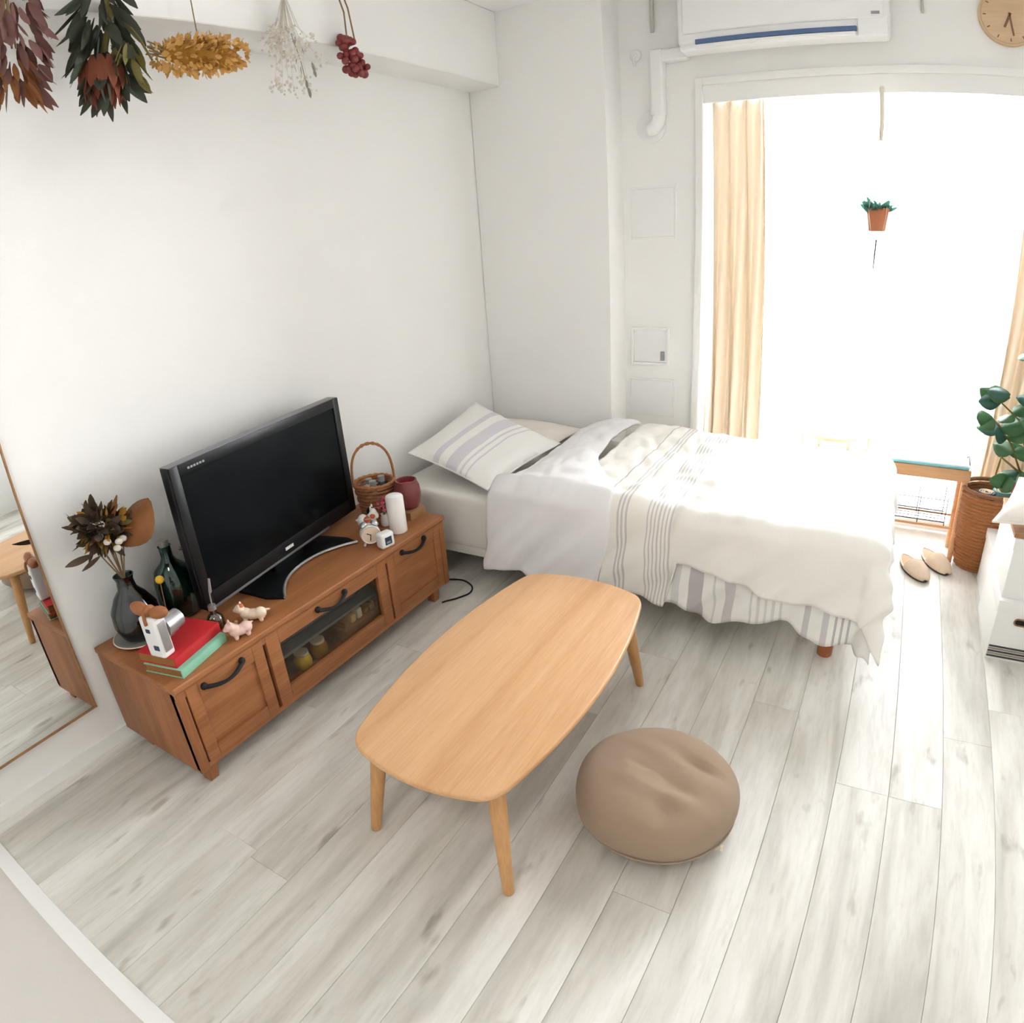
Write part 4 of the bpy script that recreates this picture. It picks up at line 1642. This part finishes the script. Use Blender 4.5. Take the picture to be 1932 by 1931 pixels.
# saucer-like board under it
# white cylinder
wc = thing('tumbler', 'tall plain white cylinder beside the small clocks', 'tumbler', (0.365, 1.668, TZ))
bm = nb()
lathe(bm, [(0.034, 0.0), (0.037, 0.003), (0.037, 0.156), (0.034, 0.160), (0.0, 0.161)], 36)
part(wc, 'body', bm, 'ceramic')
bm = nb()
lathe(bm, [(0.0335, 0.1605), (0.030, 0.163), (0.0, 0.1632)], 36)
part(wc, 'lid', bm, 'whiteplastic')

# twin bell alarm clock
al = thing('alarm_clock', 'white round alarm clock with two bells', 'clock', (0.345, 1.522, TZ), math.radians(-38))
FX = Matrix.Rotation(PI / 2, 4, 'Y')
bm = nb()
lathe(bm, [(0.0, -0.020), (0.034, -0.020), (0.040, -0.014), (0.040, 0.014), (0.037, 0.020), (0.034, 0.016), (0, 0.016)], 36, mat=Matrix.Translation((0, 0, 0.050)) @ FX)
part(al, 'case', bm, 'ceramic')
bm = nb()
lathe(bm, [(0.0, 0.0155), (0.033, 0.0155), (0.033, 0.0175), (0.0, 0.0175)], 32, mat=Matrix.Translation((0, 0, 0.050)) @ FX)
part(al, 'face', bm, 'cream')
for a, l in ((60, 0.018), (170, 0.025)):
    bm = nb()
    box(bm, (0.0178, -0.0015, 0.0), (0.0192, 0.0015, l), mat=Matrix.Translation((0, 0, 0.050)) @ Matrix.Rotation(math.radians(a), 4, 'X'))
    part(al, 'clock_hand', bm, 'blackmat')
for sy in (-1, 1):
    bm = nb()
    lathe(bm, [(0.017, 0.0), (0.016, 0.006), (0.010, 0.012), (0.0, 0.014)], 20, mat=Matrix.Translation((0, sy * 0.022, 0.088)) @ Matrix.Rotation(-sy * 0.5, 4, 'X'))
    part(al, 'bell', bm, 'silver')
    bm = nb()
    tube(bm, [(0, sy * 0.020, 0.018), (0, sy * 0.028, 0.0)], 0.005, 8)
    part(al, 'foot', bm, 'ceramic')
bm = nb()
tube(bm, [(0, -0.020, 0.098), (0, -0.012, 0.112), (0, 0.012, 0.112), (0, 0.020, 0.098)], 0.002, 6)
part(al, 'handle', bm, 'silver')

# white cube clock
cc = thing('cube_clock', 'small white rounded clock with a dark square display', 'clock', (0.412, 1.532, TZ), math.radians(-12))
bm = nb()
box(bm, (-0.022, -0.032, 0.0), (0.022, 0.032, 0.064), 0.014, 5)
part(cc, 'case', bm, 'whiteplastic')
bm = nb()
box(bm, (0.0205, -0.016, 0.016), (0.0235, 0.016, 0.048), 0.003)
part(cc, 'display', bm, 'navy')
bm = nb()
box(bm, (0.0236, -0.010, 0.022), (0.0242, 0.008, 0.030))
part(cc, 'digits', bm, 'mark')

# calico figurine and pink flower behind the clocks
figurine('animal_figurine', (0.255, 1.605, TZ), math.radians(-60), 'black and orange patched animal figurine behind the alarm clock', 'ceramic',
         [((c[0] * 1.2, c[1] * 1.1, c[2] * 1.75), (r[0] * 1.2, r[1] * 1.2, r[2] * 1.75)) for c, r in animal(0.05)],
         [('black_patch', 'black', [((-0.004, 0.022, 0.094), (0.0205, 0.019, 0.022))]),
          ('orange_patch', 'orange', [((0.012, 0.008, 0.060), (0.018, 0.020, 0.022))]),
          ('cheek', 'orange', [((0.014, 0.030, 0.082), (0.012, 0.012, 0.012))])])
pk = thing('pink_flowers', 'small bunch of pink flowers in front of the wicker basket', 'flowers', (0.275, 1.690, TZ))
bm = nb()
lathe(bm, [(0.014, 0), (0.018, 0.004), (0.019, 0.035), (0.013, 0.05), (0.015, 0.056), (0.011, 0.056), (0.010, 0.05), (0.015, 0.034), (0.0, 0.008)], 20)
part(pk, 'bud_vase', bm, 'ceramic')
bm = nb()
for k in range(7):
    tube(bm, [(0, 0, 0.02), (rb.uniform(-.004, .004), rb.uniform(-.004, .004), 0.055), (rb.uniform(-.025, .025), rb.uniform(-.025, .025), 0.105)], 0.0012, 5)
part(pk, 'stems', bm, 'olive')
bm = nb()
for k in range(46):
    c = Vector((rb.gauss(0, .016), rb.gauss(0, .017), 0.108 + rb.gauss(0, .012)))
    d = Vector((rb.gauss(0, 1), rb.gauss(0, 1), rb.gauss(0.4, 1)))
    leaf(bm, c, d, rb.uniform(.012, .02), rb.uniform(.010, .015), 0.3, 3)
part(pk, 'petals', bm, 'pinkfl')

# black cable on the floor by the stand
bm = nb()
pts = []
ctrl = [(0.30, 1.93, 0.005), (0.36, 1.965, 0.005), (0.43, 1.985, 0.005), (0.50, 1.955, 0.005), (0.525, 1.90, 0.005), (0.50, 1.84, 0.005), (0.47, 1.80, 0.005), (0.455, 1.775, 0.005)]
for i in range(len(ctrl) - 1):
    p0, p1, p2, p3 = [Vector(ctrl[max(0, min(len(ctrl) - 1, i + q))]) for q in (-1, 0, 1, 2)]
    for k in range(6):
        t_ = k / 6
        pts.append(0.5 * ((2 * p1) + (-p0 + p2) * t_ + (2 * p0 - 5 * p1 + 4 * p2 - p3) * t_ ** 2 + (-p0 + 3 * p1 - 3 * p2 + p3) * t_ ** 3))
tube(bm, pts, 0.0038, 8)
single('power_cable', bm, 'black', 'black cable looped on the floor beside the television stand', 'cable', loc=(0.45, 1.9, 0.0))

# ================================================================== HANGING DRIED FLOWERS (along the beam)
def hang(name, label, y, z, x=0.235):
    return thing(name, label, 'dried flowers', (x, y, z), group='dried flowers hanging from the beam')


def cord(t_, pts, r=0.0018):
    b_ = nb()
    tube(b_, pts, r, 6)
    part(t_, 'twine', b_, 'stem')


rh = random.Random(12)
# 1 mauve bunch, cut by the picture edge
h = hang('hanging_bunch', 'mauve-brown dried bunch at the very edge of the picture', 0.605, 2.0)
cord(h, [(-0.045, 0.0, 0.46), (-0.02, 0.0, 0.40), (0, 0, 0.30)])
bm = nb()
for k in range(120):
    z = rh.uniform(0.02, 0.34)
    r0 = 0.085 * (1 - (z - 0.14) ** 2 / 0.08)
    a = rh.uniform(0, 2 * PI)
    b0 = Vector((0.45 * r0 * math.cos(a), r0 * math.sin(a), z)) * 1.0
    leaf(bm, b0, (0.4 * math.cos(a), 0.6 * math.sin(a), -0.9), rh.uniform(.05, .09), rh.uniform(.02, .034), rh.uniform(-.2, .3), 4)
part(h, 'petals', bm, 'mauve')
bm = nb()
for k in range(30):
    a = rh.uniform(0, 2 * PI)
    leaf(bm, (0.03 * math.cos(a), 0.05 * math.sin(a), rh.uniform(-0.0, 0.10)), (0.4 * math.cos(a), 0.5 * math.sin(a), -1), rh.uniform(.05, .08), .02, .1, 4)
part(h, 'lower_petals', bm, 'brownleaf')
bm = nb()
for k in range(6):
    tube(bm, [(rh.uniform(-.02, .02), rh.uniform(-.03, .03), 0.12), (0, 0, 0.30), (rh.uniform(-.01, .01), rh.uniform(-.02, .02), 0.40)], 0.003, 5)
part(h, 'stems', bm, 'stem')

# 2 protea with dark leaves
h = hang('hanging_protea', 'large dark green and rust dried protea hanging upside down', 0.885, 1.95)
cord(h, [(-0.045, 0.0, 0.48), (-0.01, 0.0, 0.42), (0, 0.02, 0.30)])
bm = nb()
for ring, (n, r0, z0_, l, wd) in enumerate(((14, 0.055, 0.15, 0.10, 0.034), (12, 0.042, 0.13, 0.105, 0.03), (9, 0.026, 0.11, 0.10, 0.026))):
    for k in range(n):
        a = 2 * PI * (k + 0.5 * ring) / n
        leaf(bm, (r0 * 0.7 * math.cos(a), r0 * 0.9 * math.sin(a) - 0.01, z0_), (0.25 * math.cos(a), 0.3 * math.sin(a), -1), l, wd, -0.12, 5, side=(-math.sin(a), math.cos(a), 0))
part(h, 'bracts', bm, 'rust', label='rust red flower bracts')
bm = nb()
for k in range(95):
    z = rh.uniform(0.06, 0.36)
    a = rh.uniform(0, 2 * PI)
    r0 = rh.uniform(0.02, 0.075)
    leaf(bm, (0.5 * r0 * math.cos(a), r0 * math.sin(a), z), (0.5 * math.cos(a), 0.75 * math.sin(a), -0.9 + rh.uniform(-.3, .3)), rh.uniform(.07, .12), rh.uniform(.022, .036), rh.uniform(-.2, .3), 5)
part(h, 'leaves', bm, 'drygreen')
bm = nb()
for k in range(22):
    a = rh.uniform(0, 2 * PI)
    r0 = rh.uniform(0.03, 0.07)
    leaf(bm, (0.05 + 0.3 * r0 * math.cos(a), 0.045 + 0.4 * r0 * math.sin(a), rh.uniform(.09, .2)), (0.4 * math.cos(a), 0.6 * math.sin(a), -1), rh.uniform(.05, .08), .026, .1, 4)
part(h, 'olive_leaves', bm, 'olive')
bm = nb()
tube(bm, [(0, 0.0, 0.16), (0, 0.03, 0.27), (0.0, 0.02, 0.36), (0, 0, 0.42)], [0.010, 0.009, 0.007, 0.006], 8)
tube(bm, [(0.01, 0.03, 0.30), (0.03, 0.10, 0.20), (0.03, 0.135, 0.14)], [0.005, 0.004, 0.003], 6)
part(h, 'stem', bm, 'olive')

# 3 straw yellow bunch lying crosswise
h = hang('hanging_straw_bunch', 'straw yellow dried bunch hanging sideways', 1.215, 2.06)
cord(h, [(-0.045, -0.01, 0.36), (-0.02, -0.01, 0.28), (-0.005, 0.0, 0.10)])
bm = nb()
for k in range(520):
    y = rh.uniform(-0.165, 0.165)
    env = 0.058 * (1 - (y / 0.18) ** 2) ** 0.5
    a = rh.uniform(0, 2 * PI)
    rr = env * rh.uniform(0.65, 1.0)
    c = Vector((rr * math.cos(a), y, 0.072 - 0.08 * (y - 0.02) ** 2 + 0.018 * (y / 0.165) + rr * math.sin(a)))
    d = Vector((math.cos(a), rh.gauss(0.3, .7), math.sin(a)))
    leaf(bm, c, d, rh.uniform(.014, .026), rh.uniform(.010, .018), .2, 3)
part(h, 'florets', bm, 'gold')
bm = nb()
for k in range(90):
    y = rh.uniform(-0.09, 0.11)
    a = rh.uniform(-0.9, 0.9)
    rr = 0.05 * (1 - (y / 0.18) ** 2) ** 0.5
    leaf(bm, (rr * math.cos(a), y, 0.066 + rr * math.sin(a)), (math.cos(a), rh.gauss(0, .8), math.sin(a)), rh.uniform(.014, .022), .012, .2, 3)
part(h, 'inner_florets', bm, 'gold2')
bm = nb()
ball(bm, (0, 0.0, 0.070), (0.040, 0.145, 0.043), 3)
part(h, 'core', bm, 'gold2')
bm = nb()
for k in range(7):
    tube(bm, [(rh.uniform(-.01, .01), -0.12, 0.06 + rh.uniform(-.015, .015)), (rh.uniform(-.012, .012), -0.19, 0.075 + rh.uniform(-.02, .02))], 0.0025, 5)
part(h, 'stems', bm, 'stem')

# 4 pale airy flowers
h = hang('hanging_pale_sprays', 'airy white dried sprays hanging between the straw and the berries', 1.575, 2.02)
cord(h, [(-0.045, 0.0, 0.44), (-0.02, 0.0, 0.40), (0, 0, 0.34)])
bm = nb()
tips = []
for k in range(34):
    y = rh.gauss(0.0, 0.055)
    z = rh.uniform(0.02, 0.24)
    x = rh.gauss(0, 0.03)
    tube(bm, [(0, 0, 0.37), (x * 0.4, y * 0.4, 0.25), (x, y, z)], [0.0012, 0.0010, 0.0007], 4)
    tips.append((x, y, z))
part(h, 'stems', bm, 'paleflower')
bm = nb()
for (x, y, z) in tips:
    for q in range(7):
        ball(bm, (x + rh.gauss(0, .012), y + rh.gauss(0, .014), z + rh.gauss(0.01, .016)), rh.uniform(.0035, .007), 1)
part(h, 'blossoms', bm, 'paleflower')
bm = nb()
for (y, z) in ((0.03, 0.09), (0.05, 0.045), (0.056, 0.02), (0.015, 0.12), (0.04, 0.16), (0.085, 0.11), (0.02, 0.19), (0.09, 0.085), (0.0, 0.095)):
    leaf(bm, (0.02, y, z + 0.02), (0.1, rh.uniform(-.2, .3), -1), rh.uniform(.025, .038), .011, .1, 4)
tube(bm, [(0.01, 0.01, 0.22), (0.02, 0.035, 0.12), (0.02, 0.056, 0.01)], 0.0013, 4)
part(h, 'grey_leaves', bm, 'greyleaf')

# 5 red berries
h = hang('hanging_berries', 'dark red dried berries hanging on two stems', 1.915, 2.145)
bm = nb()
tube(bm, [(-0.045, -0.045, 0.36), (0, -0.045, 0.22), (0.0, -0.040, 0.09)], 0.003, 6)
tube(bm, [(-0.045, -0.02, 0.36), (0, -0.022, 0.24), (0.0, 0.004, 0.11)], 0.003, 6)
part(h, 'stems', bm, 'stem')
k = 0
while k < 60:
    y, z = rh.uniform(-0.075, 0.045), rh.uniform(-0.005, 0.13)
    line = -0.028 - (z - 0.075) * 0.42
    if abs(y - line) > 0.040 + 0.12 * (0.13 - z) * 0.3:
        continue
    bm = nb()
    ball(bm, (rh.gauss(0, .014), y, z), rh.uniform(.0115, .0165), 2)
    part(h, 'berry', bm, 'berry')
    k += 1

# ================================================================== WINDOW SIDE
# macrame hanging planter
hp = thing('hanging_planter', 'small terracotta pot hanging on cords in the window', 'planter', (1.98, 3.12, 1.47))
bm = nb()
lathe(bm, [(0.032, 0.0), (0.036, 0.003), (0.047, 0.082), (0.050, 0.082), (0.050, 0.098), (0.044, 0.098), (0.042, 0.080), (0.0, 0.076)], 28)
part(hp, 'pot', bm, 'terra')
bm = nb()
for k in range(4):
    a = PI / 4 + k * PI / 2
    tube(bm, [(0, 0, -0.035), (0.034 * math.cos(a), 0.034 * math.sin(a), 0.0), (0.050 * math.cos(a), 0.050 * math.sin(a), 0.07), (0.052 * math.cos(a), 0.052 * math.sin(a), 0.10), (0.02 * math.cos(a), 0.02 * math.sin(a), 0.30), (0, 0, 0.385)], 0.0012, 6)
part(hp, 'net_cords', bm, 'rope')
bm = nb()
tube(bm, [(0, 0, 0.38), (0.003, 0, 0.48), (0.0, 0, 0.60), (0.0, 0.17, 0.615)], [0.0085, 0.010, 0.010, 0.006], 10)
part(hp, 'top_rope', bm, 'rope')
bm = nb()
tube(bm, [(0, 0, -0.035), (-0.003, 0, -0.12), (-0.006, 0, -0.21)], [0.004, 0.0035, 0.0012], 6)
part(hp, 'tassel', bm, 'wire')
bm = nb()
for k in range(46):
    a = rh.uniform(0, 2 * PI)
    e = rh.uniform(0.1, 1.2)
    leaf(bm, (0.025 * math.cos(a), 0.02 * math.sin(a), 0.085), (math.cos(a) * math.cos(e), math.sin(a) * math.cos(e), math.sin(e)), rh.uniform(.035, .075), rh.uniform(.018, .028), -0.15, 4)
part(hp, 'leaves', bm, 'green2')

# stool with aqua cushion
st = thing('stool', 'pale wooden stool by the window with a wire rack beneath', 'stool', (2.305, 3.13, 0))
for x in (-0.175, 0.175):
    for y in (-0.085, 0.085):
        bm = nb()
        tube(bm, [(x, y, 0.43), (x * 1.0, y * 1.0, 0.2), (x * 1.0, y * 1.02, 0.0)], [0.015, 0.0145, 0.012], 12)
        part(st, 'leg', bm, 'palewood')
bm = nb()
box(bm, (-0.195, -0.105, 0.405), (0.195, 0.105, 0.462), 0.008)
part(st, 'seat_frame', bm, 'palewood')
for y in (-0.085, 0.085):
    bm = nb()
    tube(bm, [(-0.175, y, 0.17), (0.175, y, 0.17)], 0.006, 8)
    part(st, 'stretcher', bm, 'palewood')
bm = nb()
for k in range(5):
    y = -0.07 + 0.035 * k
    tube(bm, [(-0.12, y, 0.19 + 0.0), (0.12, y, 0.19)], 0.0022, 6)
for k in range(3):
    tube(bm, [(-0.12, -0.078, 0.19 + 0.055 * k), (0.12, -0.078, 0.19 + 0.055 * k)], 0.0022, 6)
for x in (-0.12, 0.0, 0.12):
    tube(bm, [(x, -0.078, 0.165), (x, -0.078, 0.31)], 0.0022, 6)
    tube(bm, [(x, 0.078, 0.165), (x, 0.078, 0.31)], 0.0022, 6)
part(st, 'wire_shelf', bm, 'wire', label='thin dark wire rack under the seat')
sc_ = thing('seat_cushion', 'flat pale cushion with an aqua edge on the wooden stool', 'cushion', (2.305, 3.13, 0.462))
bm = nb()
box(bm, (-0.17, -0.095, 0.0), (0.185, 0.10, 0.018), 0.008, 3)
part(sc_, 'pad', bm, 'padtop')
bm = nb()
box(bm, (-0.16, -0.1005, 0.002), (0.18, -0.092, 0.013), 0.003)
part(sc_, 'front_band', bm, 'teal', label='aqua band along the front edge')
bm = nb()
tube(bm, [(0.18, 0.05, 0.012), (0.188, 0.03, 0.03), (0.190, -0.01, 0.012), (0.192, -0.03, 0.004)], 0.003, 6)
part(sc_, 'tie', bm, 'navy')

# curved-back chair on the balcony
ch = thing('balcony_chair', 'low wooden chair with a curved back rail outside the window', 'chair', (1.855, 3.74, -0.10))
bm = nb()
pts = []
for k in range(21):
    a = -1.25 + 2.5 * k / 20
    pts.append((0.20 * math.sin(a), -0.22 * math.cos(a), 0.492 + 0.012 * (abs(a) / 1.25) ** 2))
tube(bm, pts, [0.014 + 0.006 * math.cos(a * 0.1) for a in range(21)], 10)
part(ch, 'back_rail', bm, 'palewood')
for a in (-1.1, -0.4, 0.4, 1.1):
    bm = nb()
    x, y = 0.20 * math.sin(a), -0.22 * math.cos(a)
    tube(bm, [(x, y, 0.49), (x * 0.9, y * 0.85, 0.2)], 0.011, 10)
    part(ch, 'spindle', bm, 'palewood')
bm = nb()
lathe(bm, [(0.0, 0.18), (0.19, 0.18), (0.20, 0.19), (0.20, 0.205), (0.19, 0.212), (0.0, 0.206)], 32)
part(ch, 'seat', bm, 'palewood')
for k in range(4):
    a = PI / 4 + k * PI / 2
    bm = nb()
    tube(bm, [(0.13 * math.cos(a), 0.13 * math.sin(a), 0.185), (0.175 * math.cos(a), 0.175 * math.sin(a), 0.0)], [0.014, 0.010], 10)
    part(ch, 'leg', bm, 'palewood')


# slippers
def slipper(loc, rz, label):
    t_ = thing('slipper', label, 'slipper', loc, rz, group='pair of beige slippers')
    outl = []
    for k in range(36):
        a = 2 * PI * k / 36
        y = 0.125 * math.cos(a)
        wd = 0.043 + 0.007 * math.cos(a) - 0.006 * math.cos(2 * a)
        outl.append((wd * math.sin(a), y))
    b_ = nb()
    prism(b_, outl, 0.0, 0.012, 0.003)
    part(t_, 'sole', b_, 'sole')
    b_ = nb()
    prism(b_, [(x * 0.96, y * 0.97) for x, y in outl], 0.011, 0.020, 0.003)
    part(t_, 'insole', b_, 'slipin')
    b_ = nb()

    def up_fn(u, v):
        # u across from one side to the other, v from opening to toe
        y = 0.005 + 0.125 * v
        wd = 0.049 * (max(0.0, 1 - ((y - 0.02) / 0.112) ** 2) ** 0.5 if y > 0.02 else 1)
        a = PI * u
        hh = 0.046 * (1 - 0.75 * v ** 1.6) * min(1, wd / 0.02)
        return (-wd * math.cos(a), y, 0.012 + hh * math.sin(a) ** 0.8 if math.sin(a) > 0 else 0.012)
    grid(b_, 18, 14, up_fn)
    o_ = part(t_, 'upper', b_, 'slip', angle=80)
    solid(o_, 0.005, 0)
    b_ = nb()
    tube(b_, [up_fn(u / 16, 0.0) for u in range(17)], 0.0035, 6)
    part(t_, 'binding', b_, 'slip')
    b_ = nb()
    tube(b_, [(x * 0.97, y * 0.985, 0.018) for x, y in outl + outl[:1]], 0.0045, 6, False)
    part(t_, 'welt', b_, 'slip')
    return t_


slipper((2.318, 2.895, 0), math.radians(203), 'beige slipper half hidden by the end of the bed')
slipper((2.415, 3.00, 0), math.radians(203), 'beige slipper on the floor nearer the wicker basket')

# floor basket
fb = thing('floor_basket', 'round brown woven basket on the floor by the window', 'basket', (2.605, 3.06, 0), group=None)
bm = nb()
n = 64
for k in range(22):
    z = 0.010 + k * 0.0168
    r0 = 0.095 + 0.030 * math.sin(PI * 0.5 * min(1, k / 14))
    tube(bm, [((r0 + 0.003 * math.sin(16 * a + PI * (k % 2))) * math.cos(a), (r0 + 0.003 * math.sin(16 * a + PI * (k % 2))) * math.sin(a), z) for a in [2 * PI * q / n for q in range(n + 1)]], 0.0092, 6, False)
part(fb, 'weave', bm, 'wicker')
bm = nb()
lathe(bm, [(0, 0.0), (0.095, 0.0), (0.095, 0.008), (0, 0.008)], 32)
part(fb, 'bottom', bm, 'wicker')
bm = nb()
tube(bm, [(0.127 * math.cos(a), 0.127 * math.sin(a), 0.385) for a in [2 * PI * q / 60 for q in range(61)]], 0.010, 8, False)
part(fb, 'rim', bm, 'wickerd')
for lab, dx, dy, r0, mt in (('navy rolled bundle inside the floor basket', -0.03, -0.045, 0.042, 'navy'), ('aqua rolled bundle inside the floor basket', 0.045, 0.0, 0.045, 'teal')):
    t = thing('rolled_cloth', lab, 'cloth roll', (2.605 + dx, 3.06 + dy, 0.01), group='rolled cloths in the floor basket')
    bm = nb()
    lathe(bm, [(r0 * 0.85, 0), (r0, 0.01), (r0, 0.355), (r0 * 0.92, 0.372), (r0 * 0.5, 0.366), (0, 0.360)], 24)
    part(t, 'roll', bm, mt)
    bm = nb()
    tube(bm, [(r0 * 0.8 * (1 - q / 60) * math.cos(q * 0.35), r0 * 0.8 * (1 - q / 60) * math.sin(q * 0.35), 0.372) for q in range(48)], 0.003, 6)
    part(t, 'edge', bm, 'cream')


# white storage boxes
def sbox(lo, hi, label, handle=True, stripes=False):
    t_ = thing('storage_box', label, 'box', ((lo[0] + hi[0]) / 2, (lo[1] + hi[1]) / 2, lo[2]), group='white storage boxes')
    b_ = nb()
    box(b_, lo, (hi[0], hi[1], hi[2] - 0.045), 0.004)
    part(t_, 'body', b_, 'card', world=True)
    b_ = nb()
    box(b_, (lo[0] - 0.003, lo[1] - 0.003, hi[2] - 0.046), (hi[0] + 0.003, hi[1] + 0.003, hi[2]), 0.004)
    part(t_, 'lid', b_, 'card', world=True)
    if handle:
        cx = lo[0] + 0.115
        zc = lo[2] + (hi[2] - lo[2]) * 0.70 - 0.002
        b_ = nb()
        ol = []
        for k in range(24):
            a = 2 * PI * k / 24
            ol.append((cx + math.copysign(0.034, math.cos(a)) + 0.013 * math.cos(a), zc + 0.013 * math.sin(a)))
        prism(b_, ol, 0, 0.004, 0, mat=Matrix(((1, 0, 0, 0), (0, 0, 1, lo[1] - 0.0035), (0, 1, 0, 0), (0, 0, 0, 1))))
        part(t_, 'hand_hole', b_, 'black', world=True, label='dark oval hand hole')
        b_ = nb()
        tube(b_, [(x, lo[1] - 0.004, z) for x, z in ol + ol[:1]], 0.003, 6, False)
        part(t_, 'hole_edge', b_, 'brownwood', world=True)
    if stripes:
        for k in range(5):
            b_ = nb()
            box(b_, (lo[0] + 0.004, lo[1] - 0.0015, lo[2] + 0.012 + k * 0.0105), (hi[0] - 0.004, lo[1] + 0.002, lo[2] + 0.0195 + k * 0.0105))
            part(t_, 'printed_stripe', b_, 'stripe' if k % 2 == 0 else 'stripe2', False, world=True)


sbox((2.588, 2.255, 0.0), (2.98, 2.64, 0.25), 'white box with a hand hole and dark stripes along its base', True, True)
sbox((2.592, 2.275, 0.25), (2.98, 2.64, 0.485), 'plain white box stacked on the striped box', False)
sbox((2.60, 2.66, 0.0), (2.98, 2.92, 0.25), 'plain white box on the floor behind the stack', False)
bm = nb()
box(bm, (2.585, 2.28, 0.485), (2.99, 2.64, 0.500), 0.003)
single('wooden_board', bm, 'brownwood', 'thin brown wooden board on top of the stacked boxes', 'board', loc=(2.79, 2.46, 0.485))
pillow('cushion', (2.505, 2.30, 0.525), (2.95, 2.29, 0.545), (2.97, 2.58, 0.65), (2.62, 2.60, 0.60), 0.045, 'pillow2', 'white cushion lying on the board above the boxes', 4.4, None)

# leafy plant in pot
lp = thing('potted_plant', 'tall leafy green plant with a red fruit behind the white boxes', 'plant', (2.80, 3.03, 0))
bm = nb()
lathe(bm, [(0.055, 0), (0.06, 0.004), (0.078, 0.15), (0.083, 0.15), (0.083, 0.175), (0.075, 0.175), (0.071, 0.155), (0.0, 0.15)], 28)
part(lp, 'pot', bm, 'ceramic')
bm = nb()
lathe(bm, [(0.0, 0.158), (0.072, 0.156), (0.072, 0.15)], 24)
part(lp, 'soil', bm, 'mothersoil')
stems = [[(0, 0, 0.15), (-0.05, -0.05, 0.50), (-0.16, -0.10, 0.74), (-0.31, -0.13, 0.86)], [(0.01, 0, 0.15), (-0.02, -0.06, 0.5), (-0.08, -0.14, 0.80), (-0.19, -0.16, 1.0)],
         [(0, 0.01, 0.15), (-0.08, -0.06, 0.45), (-0.18, -0.10, 0.64), (-0.27, -0.12, 0.74)], [(0.0, 0, 0.15), (0.02, -0.1, 0.5), (0.02, -0.15, 0.8), (0.0, -0.17, 1.02)],
         [(-0.01, 0, 0.15), (-0.10, -0.08, 0.50), (-0.21, -0.12, 0.58), (-0.225, -0.14, 0.47), (-0.17, -0.16, 0.44)]]
for s_ in stems:
    bm = nb()
    pts = []
    for i in range(len(s_) - 1):
        for q in range(5):
            pts.append(Vector(s_[i]).lerp(Vector(s_[i + 1]), q / 5))
    pts.append(Vector(s_[-1]))
    tube(bm, pts, [0.006 * (1 - 0.6 * i / len(pts)) for i in range(len(pts))], 7)
    part(lp, 'stem', bm, 'olive')
rl = random.Random(31)
spots = []
for s_ in stems[:4]:
    for f_ in (0.45, 0.6, 0.74, 0.87, 1.0):
        q = f_ * (len(s_) - 1)
        i = min(int(q), len(s_) - 2)
        p = Vector(s_[i]).lerp(Vector(s_[i + 1]), q - i)
        for r_ in range(2):
            a = rl.uniform(0, 2 * PI)
            spots.append((p, Vector((math.cos(a), math.sin(a) * 0.7, rl.uniform(-0.35, 0.35)))))
spots += [(Vector((-0.20, -0.15, 0.45)), Vector((-0.1, -0.2, 0.8))), (Vector((-0.19, -0.15, 0.44)), Vector((0.3, -0.3, 0.7)))]
for i, (p, d) in enumerate(spots):
    bm = nb()
    leaf(bm, p, d, rl.uniform(.085, .12), rl.uniform(.065, .088), rl.uniform(-.3, .05), 6, side=d.cross(Vector((rl.uniform(-.6, .2), -0.7, rl.uniform(.2, 1.0)))), cup=0.1)
    o = part(lp, 'leaf', bm, 'green' if i % 3 else 'green2')
    solid(o, 0.0012, 0)
bm = nb()
ball(bm, (-0.135, -0.165, 0.462), (0.021, 0.021, 0.022), 3)
part(lp, 'fruit', bm, 'redfruit', label='round red fruit')
